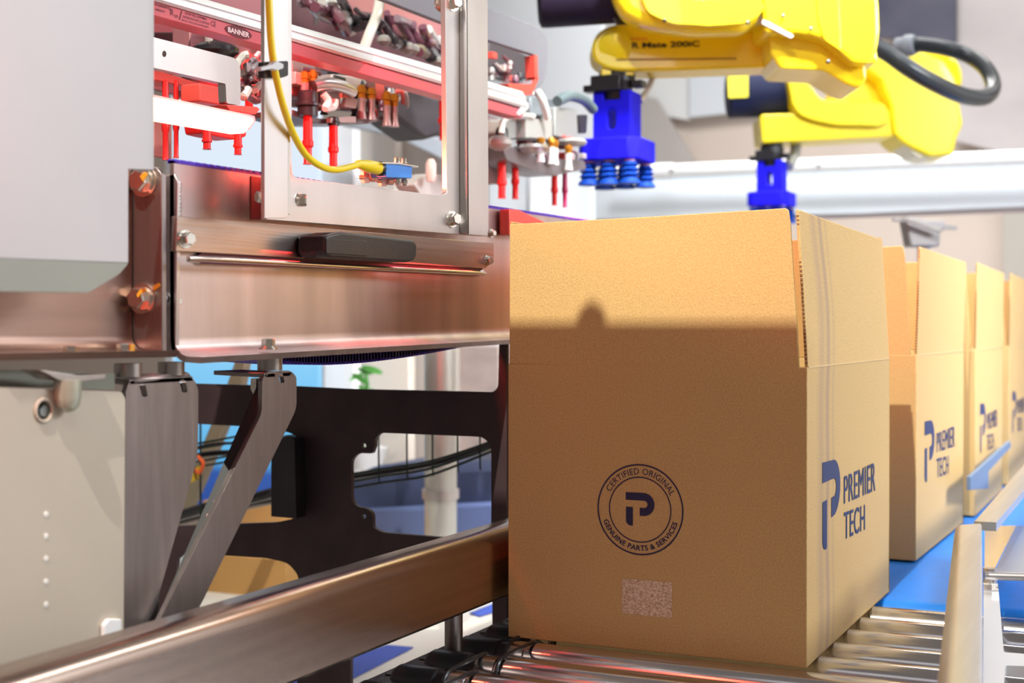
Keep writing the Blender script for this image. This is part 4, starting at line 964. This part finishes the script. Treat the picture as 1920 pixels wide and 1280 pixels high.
# ================================================================== ROBOTS
def blk(x0, x1, y0, y1, z0, z1): return G().box(W(x0, y0, z0), W(x1, y1, z1))
def frontal(pts, d, th, r=0, m=None, name='casting', parent=None, bevel=.02, seg=4, off=0, smooth=50):
    """outline facing the camera axis at depth d, th thick away from the camera"""
    g = G().prism([PD(a, b, d + off) for a, b in rnd(pts, r, 5)], FWD0 * th * S)
    return g.out(name, m or YELLOW, parent, bevel=bevel, seg=seg, smooth=smooth)
def gripper(px, py, D, label, ncup=3):
    """px,py: centre of the underside of the base block in the photo"""
    c = PD(px, py, D); t = thing('vacuum_gripper', label, 'gripper', c, 'blue vacuum grippers on the robot wrists')
    k = S; cx, cy, cz = c / S
    def B(x0, x1, y0, y1, z0, z1): return G().box(Vector((cx + x0, cy + y0, cz + z0)) * S, Vector((cx + x1, cy + y1, cz + z1)) * S)
    # base block, octagonal-ish
    a, b = .185, .185; ch = .05
    o = [(-a + ch, -b), (a - ch, -b), (a, -b + ch), (a, b - ch), (a - ch, b), (-a + ch, b), (-a, b - ch), (-a, -b + ch)]
    G().prism([Vector((cx + x, cy + y, cz)) * S for x, y in o], (0, 0, .125 * S)).out('base_block', BLUE, t, bevel=.004)
    # upper tower with an oval slot through it
    w = .115
    front = [Vector((cx - w, cy - w, cz + z)) * S for z in (.12,)]
    pts = [(-w, .12), (w, .12), (w, .40), (.05, .40), (.05, .35), (-.05, .35), (-.05, .40), (-w, .40)]
    sl = [(.028 * math.cos(an), .225 + .028 * math.sin(an) + (.05 if math.sin(an) > 0 else -.02)) for an in [2 * math.pi * q / 16 for q in range(16)]]
    G().prism([Vector((cx + x, cy - w * .8, cz + z)) * S for x, z in pts], (0, w * 1.6 * S, 0), [[Vector((cx + x, cy - w * .8, cz + z)) * S for x, z in sl]]).out('tower', BLUE, t, bevel=.003)
    def cyl(x, y, z0, z1, prof, n=20): return G().lathe(Vector((cx + x, cy + y, cz + z0)) * S, Vector((cx + x, cy + y, cz + z1)) * S, [(p_, r_ * S) for p_, r_ in prof], n)
    cyl(0, 0, .34, .46, [(0, .07), (1, .10)]).out('adapter', BLACK_S, t)
    cyl(0, 0, .46, .60, [(0, .105), (.45, .105), (.5, .092), (1, .098)]).out('wrist_flange', BLACK_S, t)
    B(-.12, .06, -.12, .10, .40, .49).out('clamp_plate', BLACK_S, t, bevel=.003)
    B(-.19, -.09, -.06, .02, .41, .45).out('clamp_lever', BLACK_S, t, bevel=.003)
    B(.10, .17, -.05, .03, .42, .46).out('clamp_lever', BLACK_S, t, bevel=.003)
    for ix in (-.125, 0, .125):
        for iy in (-.125, .125):
            z0 = -.012; r = .05
            u = cyl(ix, iy, z0, z0 - .125, [(0, r * .7), (.08, r * .75), (.14, r * 1.05), (.24, r * .72), (.36, r * 1.08), (.48, r * .75), (.60, r * 1.12), (.72, r * .8), (.9, r * 1.2), (1, r * 1.22)], 16).out('suction_cup', CUPBLUE, t, smooth=60)
            cyl(ix, iy, 0.005, z0, [(0, r * .6), (1, r * .6)], 12).out('cup_collar', mat('pink_collar', (.75, .35, .45), .4), u)
    return t, (cx, cy, cz)

ga, ca = gripper(1157, 305, 8.0, 'larger blue vacuum gripper with suction cups, left of the two')
G().tube([PD(1228, 130, 8.1), PD(1222, 150, 8.1), PD(1212, 172, 8.1), PD(1200, 190, 8.05)], .008, 10, 6).out('air_hose', CLEARH, ga)
gb, cb2 = gripper(1447, 388, 12.2, 'smaller blue vacuum gripper farther back, right of the two')
G().tube([PD(1492, 266, 12.3), PD(1490, 290, 12.3), PD(1478, 312, 12.2)], .02, 10, 6).out('air_hose', OFFW, gb)

r1 = thing('robot_arm', 'nearer yellow robot arm reaching in from the upper right', 'robot', PD(1500, 80, 8.2))
D = 8.0
# forearm with its round wrist end
frontal([(1108, 90, 30), (1118, 62, 26), (1145, 46, 20), (1195, 42, 0), (1520, 50), (1640, 60), (1648, 118, 10), (1560, 122), (1240, 133, 10), (1150, 133, 24), (1115, 118, 20)], D, .26, 0, name='forearm', parent=r1, bevel=.028, off=-.13)
frontal([(1127, 128), (1190, 128), (1188, 141), (1128, 141)], D, .2, 3, name='wrist', parent=r1, bevel=.006, off=-.1)
G().lathe(PD(1153, 88, D - .13), PD(1153, 88, D - .142), [(0, .044 * S * 2.2), (.6, .044 * S * 2.2), (1, .04 * S * 2.2)], 36).out('wrist_cap', YELLOW, r1)
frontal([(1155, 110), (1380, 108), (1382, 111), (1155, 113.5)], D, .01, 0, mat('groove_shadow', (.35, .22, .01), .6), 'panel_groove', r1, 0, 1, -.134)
g = G()
def rt(u, v, x0=1173, x1=1312, y0=91, y1=80): return PD(x0 + (x1 - x0) * u, y0 + (y1 - y0) * v - 4 * u, D - .136)
text_fit(g, 'LR Mate 200iC', rt, .03); g.out('model_print', BLACK_S, r1, smooth=0)
g = G(); text_fit(g, 'FANUC', lambda u, v: PD(1173 + 42 * u, 75.5 - 5 * v, D - .136), .03); g.out('maker_print', mat('orange_print', (.75, .22, .02), .5), r1, smooth=0)
# upper link in front
frontal([(1138, -80), (1146, -20, 8), (1156, 8, 10), (1170, 30, 10), (1208, 50, 12), (1300, 62, 10), (1392, 60, 12), (1420, 44, 14), (1434, 10, 6), (1440, -80)], D, .20, 0, name='upper_link', parent=r1, bevel=.03, off=-.52)
frontal([(1200, -12), (1250, -6, 14), (1320, -2), (1425, -6), (1434, 14), (1418, 34, 10), (1392, 44, 8), (1330, 48), (1260, 44, 12), (1215, 24, 12)], D, .05, 4, name='link_cover', parent=r1, bevel=.016, off=-.56)
# dark motor housing
a, b = PD(1008, 2, D - .2), PD(1158, -8, D - .2)
G().lathe(a, b, [(0, .12 * S), (.03, .148 * S), (.1, .152 * S), (1, .152 * S)], 36).out('motor_housing', mat('plum_black_plastic', (.014, .008, .022), .6, spec=.2), r1)
G().prism([PD(1150, 34, D - .3), PD(1180, 30, D - .3), PD(1180, 44, D - .3), PD(1156, 46, D - .3)], FWD0 * .03 * S).out('motor_bracket', BLACK_S, r1)
# elbow casting
frontal([(1425, -60), (1640, -60), (1649, 10, 14), (1650, 60, 8), (1645, 95, 10), (1632, 120, 10), (1600, 119, 8), (1545, 70, 30), (1490, 62, 10), (1434, 62, 10)], D, .55, 0, name='elbow_casting', parent=r1, bevel=.03, off=-.5)
frontal([(1440, 60, 8), (1520, 64, 16), (1580, 100, 20), (1622, 118), (1626, 150, 10), (1612, 166, 10), (1590, 160, 12), (1545, 132, 10), (1462, 128, 8), (1445, 100)], D, .42, 0, name='elbow_casting', parent=r1, bevel=.028, off=-.38)
frontal([(1530, -60), (1570, -60), (1578, 96), (1546, 74), (1534, 40)], D, .02, 6, name='side_cover', parent=r1, bevel=.006, off=-.515)
frontal([(1432, 36), (1488, 66), (1484, 72), (1428, 44)], D, .02, 2, NYLON, 'sticker', r1, .001, 1, -.51)
for (x, y) in ((1246, 38), (1402, 42), (1468, 30), (1520, 54), (1553, 115)):
    G().ball(PD(x, y, D - .57 if x < 1420 else D - .52), .005, (1, 1, 1), 8).out('screw', BLACK_S, r1)

r2 = thing('robot_arm', 'farther yellow robot arm with navy motor housing', 'robot', PD(1650, 190, 12.4))
E = 12.3
a, b = PD(1364, 178, E), PD(1492, 172, E)
G().lathe(a, b, [(0, .18 * S), (.02, .205 * S), (1, .212 * S)], 36).out('motor_housing', NAVY, r2)
g = G(); 
for i in range(9):
    pass
frontal([(1364, 134), (1403, 133), (1403, 182), (1366, 184)], E, .02, 2, YLABEL, 'warning_label', r2, .001, 1, -.222)
frontal([(1426, 222, 8), (1428, 214), (1700, 205), (1700, 255), (1560, 262), (1430, 268, 5)], E, .42, 0, name='forearm', parent=r2, bevel=.04, off=-.25)
frontal([(1474, 137, 8), (1500, 142, 20), (1520, 160, 20), (1540, 190, 18), (1632, 188), (1662, 196, 10), (1668, 225, 10), (1650, 236, 8), (1560, 234, 20), (1500, 218, 20), (1486, 195)], E, .34, 0, name='upper_link', parent=r2, bevel=.045, off=-.32)
frontal([(1560, 170), (1660, 125), (1690, 125), (1690, 200), (1640, 206), (1632, 192), (1560, 192)], E, .3, 6, name='link_web', parent=r2, bevel=.02, off=-.12)
frontal([(1612, 120), (1660, 92, 12), (1720, 98, 20), (1770, 108, 30), (1798, 150, 20), (1800, 195, 12), (1807, 232, 8), (1795, 258, 8), (1788, 290, 6), (1745, 294, 8), (1695, 270, 14), (1676, 252, 8), (1670, 200), (1650, 150)], E, .55, 0, name='shoulder_casting', parent=r2, bevel=.06, off=-.3)
G().lathe(PD(1746, 150, E - .05), PD(1746, 150, E + .5), [(0, .235 * S), (.05, .26 * S), (1, .26 * S)], 40).out('joint_drum', YELLOW, r2)
frontal([(1690, 268), (1745, 266), (1782, 288), (1745, 297), (1720, 292)], E, .4, 3, mat('cream_underside', (.80, .74, .52), .4), 'underside_cover', r2, .01, 2, -.25)
frontal([(1465, 226), (1480, 226), (1480, 231), (1465, 231)], E, .01, 0, BLACK_S, 'print_mark', r2, 0, 1, -.06)
# black conduit hose looping behind the robots
hz = thing('conduit_hose', 'thick black conduit hose looping out at the upper right', 'hose', PD(1760, 150, 9.3))
hp_ = [(1630, 82, 9.0), (1665, 100, 9.0), (1710, 132, 9.0), (1760, 160, 9.1), (1808, 180, 9.3), (1848, 182, 9.5), (1862, 160, 9.7), (1848, 128, 9.9), (1815, 104, 10.1), (1770, 90, 10.2), (1725, 84, 10.3), (1700, 86, 10.4)]
G().tube([PD(*p_) for p_ in hp_], .0235, 18, 8).out('hose', RUBBER, hz)
G().lathe(PD(1716, 84, 10.3), PD(1682, 88, 10.4), [(0, .03), (.2, .034), (.5, .034), (.52, .028), (1, .028)], 18).out('gland', mat('grey_gland', (.16, .17, .19), .35), hz)

# ================================================================== WHITE RAILS AND BACKGROUND BEHIND THE ROBOTS
tb = thing('white_tube_rail', 'long white tube rail behind the blue grippers', 'rail', PY(1500, 310, 16))
a, b = PY(1150, 324, 16), PY(1990, 292, 16)
G().tube([a, a + (b - a) * .5, b], .034, 20, 0).out('tube', WHITE, tb)
for (x, y) in ((1258, 320), (1534, 311)): c = PY(x, y, 15.88); G().lathe(c, c + YV * .02, [(0, .010), (1, .010)], 12).out('cap', GREYM, tb)
G().lathe(PY(1225, 321, 16), PY(1262, 320, 16), [(0, .040), (1, .040)], 20).out('sleeve', WHITE, tb)
wp = thing('white_beam', 'deep white machine beam below the tube rail', 'beam', PY(1500, 360, 16.3))
plateY([(1095, 345), (1990, 318), (1990, 384), (1620, 400), (1095, 412)], 16.4, .3).out('beam_panel', mat('cool_white_paint', (.74, .80, .86), .4), wp, bevel=.006)
plateY([(1095, 331), (1990, 300), (1990, 318), (1095, 345)], 16.5, .2).out('beam_shading_strip', mat('cool_grey_shading', (.40, .45, .50), .5), wp)  # grey shading below the tube, put in as a coloured strip
wall_panel([(1095, 412), (1620, 400), (1990, 384), (1990, 395), (1095, 424)], mat('mauve_rail', (.40, .34, .35), .6), 'lower_rail', 'mauve grey rail below the deep white beam', 'rail', 16.45)
ls = thing('machine_enclosure', 'white enclosure panels behind the red suction tubes', 'panel', PY(1020, 360, 12))
plateY([(992, 320), (1048, 322), (1048, 1240), (992, 1240)], 12, .1).out('door_panel', WHITE, ls, bevel=.004)
plateY([(1050, 322), (1110, 330), (1110, 1240), (1050, 1240)], 12.1, .1).out('door_panel', mat('cool_white', (.66, .70, .74), .45), ls, bevel=.004)
plateY([(916, 345), (992, 320), (992, 1240), (916, 1240)], 12.1, .1).out('door_panel', mat('cool_white', (.66, .70, .74), .45), ls, bevel=.004)
tag(plateY([(900, -30), (1130, -30), (1130, 330), (900, 330)], 14.5, .1).out('enclosure_panel', mat('pale_panel', (.60, .62, .64), .5), bevel=.004), 'pale enclosure panel behind the right pick head', 'panel')
# lamp hanging bracket behind the second box
pb = thing('hanging_clamp', 'blurred steel clamp bracket hanging above the second box', 'clamp', PD(1735, 430, 11))
frontal([(1698, 410), (1706, 405), (1738, 412), (1770, 412), (1776, 425), (1764, 435), (1762, 462), (1708, 462)], 11, .2, 4, GREYM, 'clamp_body', pb, .01)
frontal([(1725, 460), (1745, 460), (1745, 852), (1725, 852)], 11.05, .08, 0, STEEL, 'post', pb, .002)
frontal([(1675, 408), (1698, 410), (1698, 415), (1675, 414)], 11, .04, 1, GREYM, 'pin', pb, .002)
frontal([(1770, 420), (1795, 424), (1795, 430), (1770, 430)], 11, .04, 1, GREYM, 'pin', pb, .002)
frontal([(1695, 404), (1765, 430), (1762, 436), (1692, 410)], 10.9, .04, 1, STEEL_MID, 'lever', pb, .002)

# ================================================================== BEHIND THE MACHINE
dispm = bpy.data.materials.new('backlit_sky_picture'); dispm.use_nodes = True
nt = dispm.node_tree; bs = nt.nodes['Principled BSDF']; tc = nt.nodes.new('ShaderNodeTexCoord'); sx = nt.nodes.new('ShaderNodeSeparateXYZ'); cr = nt.nodes.new('ShaderNodeValToRGB')
nt.links.new(tc.outputs['Generated'], sx.inputs[0]); nt.links.new(sx.outputs[2], cr.inputs[0])
e = cr.color_ramp.elements; e[0].position = 0.0; e[0].color = (.01, .05, .28, 1); e[1].position = 1.0; e[1].color = (.80, .87, .96, 1)
for p_, c_ in ((.10, (.012, .07, .35, 1)), (.13, (.10, .45, .80, 1)), (.33, (.22, .60, .92, 1)), (.48, (.70, .84, .97, 1))):
    q = cr.color_ramp.elements.new(p_); q.color = c_
bs.inputs['Base Color'].default_value = (.03, .05, .08, 1); nt.links.new(cr.outputs[0], bs.inputs['Emission Color']); bs.inputs['Emission Strength'].default_value = .95
dp = thing('backlit_display', 'tall backlit sky blue picture panel behind the machine', 'display', PY(450, 950, 9))
plateY([(325, 120), (596, 120), (596, 965), (325, 965)], 9, .06).out('picture', dispm, dp)
plateY([(325, 965), (596, 965), (596, 1420), (325, 1420)], 8.98, .1).out('plinth', mat('tan_plinth', (.45, .36, .26), .7), dp)
G().box(PY(322, 120, 8.98), PY(326, 1010, 9.08)).out('edge_trim', ALU, dp)
bt = thing('exhibit_booth', 'booth stand of white column, beige boards and pale blue canopy behind the machine', 'booth', PY(700, 1300, 9.6))
plateY([(597, 225), (664, 225), (664, 1330), (597, 1330)], 9.2, .1).out('column', WHITE, bt, bevel=.005)
plateY([(588, 640), (602, 640), (602, 820), (588, 820)], 9.1, .05).out('grey_post', GREYM, bt, bevel=.003)
plateY([(664, 236), (742, 232), (742, 1330), (664, 1330)], 9.9, .2).out('beige_board', mat('beige_board', (.56, .50, .44), .7), bt, bevel=.006)
plateY([(742, 255), (842, 300), (842, 1330), (742, 1330)], 10, .2).out('taupe_board', mat('taupe_board', (.40, .35, .31), .7), bt, bevel=.006)
plateY([(640, 218), (842, 262), (842, 305), (742, 256), (640, 236)], 8.8, .1).out('canopy_edge', mat('pale_blue_board', (.42, .46, .52), .5), bt, bevel=.004)
plateY([(735, 130), (842, 130), (842, 262), (735, 235)], 9.5, .2).out('canopy', mat('dark_grey_board', (.12, .11, .12), .6), bt, bevel=.004)
plateY([(664, 640), (768, 640), (768, 1330), (664, 1330)], 9.7, .1).out('cream_board', mat('cream_board', (.60, .54, .47), .7), bt, bevel=.006)
plateY([(846, 648), (936, 648), (936, 1300), (846, 1300)], 10.2, .3).out('brown_board', mat('brown_grey_board', (.28, .22, .20), .7, 0, .2, 0, (6, 6, 14)), bt, bevel=.006)
ps = thing('support_post', 'pale round steel post with a clamp ring behind the leg frame', 'post', PY(826, 1005, 7.5))
a, b = PY(826, 640, 7.5), PY(826, 1102, 7.5); b = Vector((a.x, a.y, b.z))
G().cyl(a, b, .042).out('tube', mat('post_steel', (.62, .62, .58), .35, .7), ps); c = PY(826, 925, 7.5); G().cyl(Vector((a.x, a.y, c.z - .012)), Vector((a.x, a.y, c.z + .012)), .048).out('clamp_ring', STEEL, ps)
nv = thing('navy_counter', 'navy blue draped counter behind the leg frame', 'counter', PY(800, 1000, 8.2))
plateY([(640, 900), (700, 872, 20), (960, 862), (960, 1400), (640, 1400)], 8.25, 1.0).out('drape', mat('navy_cloth', (.035, .05, .11), .6, 0, .4, .1, (6, 6, 6)), nv, bevel=.03)
plateY([(640, 958), (960, 940), (960, 1400), (640, 1400)], 8.1, .14).out('plinth', mat('slate_blue_board', (.10, .14, .30), .6), nv, bevel=.01)
# plant
pl = thing('potted_plant', 'green leafy plant glimpsed under the main beam', 'plant', PY(690, 870, 9.0))
random.seed(7)
def leaf(x, y, L, ang, Y=8.9):
    c = PY(x, y, Y); s = L / F * 9.5 * S; pts = []
    for k in range(12):
        a = 2 * math.pi * k / 12; u = math.cos(a) * s; v = math.sin(a) * s * .36
        pts.append(c + Vector((u * math.cos(ang) - v * math.sin(ang), .02 * math.cos(a) , u * math.sin(ang) + v * math.cos(ang))))
    G().prism(pts, (0, .002, 0)).out('leaf', GREEN, pl)
for i in range(16): leaf(672 + random.uniform(-6, 26), 705 + random.uniform(-20, 150), random.uniform(12, 20), random.uniform(-.9, .9))
a, b = PY(686, 880, 9), PY(686, 690, 9); G().tube([a, (a + b) / 2 + Vector((.01, 0, 0)), b], .006, 8, 4).out('stem', GREEN, pl)
G().lathe(PY(686, 878, 9), PY(686, 838, 9), [(0, .05), (1, .07)], 20).out('pot', WHITE, pl)
# wire basket tray
wt = thing('wire_cable_tray', 'dark wire cable tray with cables running behind the leg frame', 'cable tray', PY(600, 930, 5.4))
def wire(pts, r=.0022, m=WIRE, nm='wire', Y=5.4): return G().tube([PY(a, b, Y) for a, b in pts], r, 8, 4).out(nm, m, wt)
for dy in (0, 14, 26):
    wire([(640, 892 + dy), (720, 878 + dy), (800, 866 + dy), (880, 842 + dy * .8), (940, 820 + dy * .7)], .0024)
for x, y in ((710, 815), (763, 815), (811, 815), (858, 815), (900, 812)):
    wire([(x, y - 10), (x, y + 40), (x + 1, 905 - (x - 700) * .12)], .0018)
G().tube([PY(a, b, 5.45) for a, b in [(640, 895), (720, 884), (800, 870), (880, 850), (945, 826)]], .007, 8, 6).out('cable', BLACK_S, wt)
for dy in (0, 10, 34, 44):
    wire([(330, 838 + dy), (400, 826 + dy), (470, 814 + dy), (560, 805 + dy)], .0022)
wire([(345, 845), (400, 832), (450, 834), (470, 860)], .003, BLACK_S, 'cable')
G().tube([PY(a, b, 5.45) for a, b in [(320, 862), (400, 850), (470, 848), (560, 842)]], .006, 8, 6).out('cable', BLACK_S, wt)
wire([(376, 780), (376, 900), (377, 990)], .0022); wire([(462, 790), (462, 850)], .0022)
G().tube([PY(a, b, 5.45) for a, b in [(320, 972), (400, 948), (470, 935), (520, 922), (570, 915)]], .011, 8, 6).out('cable', BLACK_S, wt)
G().tube([PY(a, b, 5.5) for a, b in [(320, 985), (400, 966), (470, 948), (570, 930)]], .006, 8, 6).out('cable', STEEL_DARK, wt)
for (x_, y_) in ((660, 888), (925, 826), (350, 838), (540, 806)):
    G().tube([PY(x_, y_, 5.4), PY(x_, y_ - 2, 4.61) ], .003, 8, 0).out('tray_hook', WIRE, wt)
tg = thing('cable_clip', 'small orange and yellow clip on the wire tray', 'clip', PY(372, 880, 5.3))
G().tube([PY(a, b, 5.35) for a, b in [(370, 855), (381, 868), (374, 886), (366, 880)]], .004, 8, 5).out('clip', mat('orange_clip', (.75, .12, .03), .4), tg)
plateY([(358, 880), (375, 872), (371, 898), (357, 905)], 5.35, .01).out('tag', mat('ochre_tag', (.55, .36, .03), .5), tg)
# angled olive post behind the strut
tag(plateY([(418, 740), (440, 676), (460, 676), (452, 720), (400, 850), (262, 1170), (236, 1170), (372, 850)], 5.9, .06).out('slanted_post', mat('olive_post', (.22, .19, .13), .5), bevel=.003), 'olive slanted post against the blue picture panel', 'post')
# cartons and floor details low down
tag(G().box(PY(350, 1128, 6.9), PY(536, 1050, 6.9) + YV * .6).out('floor_carton', KRAFT_IN, bevel=.002), 'tan carton on the platform behind the struts', 'box')
tag(G().box(PY(380, 1110, 7.5), PY(560, 950, 7.5) + YV * .4).out('floor_carton', mat('tan_board', (.60, .36, .14), .8), bevel=.002), 'orange tan carton below the blue picture panel', 'box')
pf = thing('platform', 'white equipment platform with blue stripes below the guide rail', 'platform', W(-4, 6, -3.02))
ZP = -1.62
G().box(W(-8.0, 4.8, ZP), W(-2.2, 8.0, ZP - .06)).out('deck', mat('white_deck', (.72, .71, .64), .5), pf)
for q in ([(655, 1275), (655, 1232), (725, 1210), (775, 1214)], [(880, 1150), (925, 1132), (925, 1148), (900, 1156)], [(455, 1320), (560, 1230), (590, 1250), (520, 1330)]):
    G().prism([PZ(a, b, ZP + .005) for a, b in q], (0, 0, .002)).out('stripe', CARPET, pf, smooth=0)
for (x, y) in ((-7.8, 5.0), (-2.5, 5.0), (-7.8, 7.6), (-2.5, 7.6)):
    G().box(W(x, y, ZP - .06), W(x + .2, y + .2, -3.03)).out('foot', GREYM, pf)
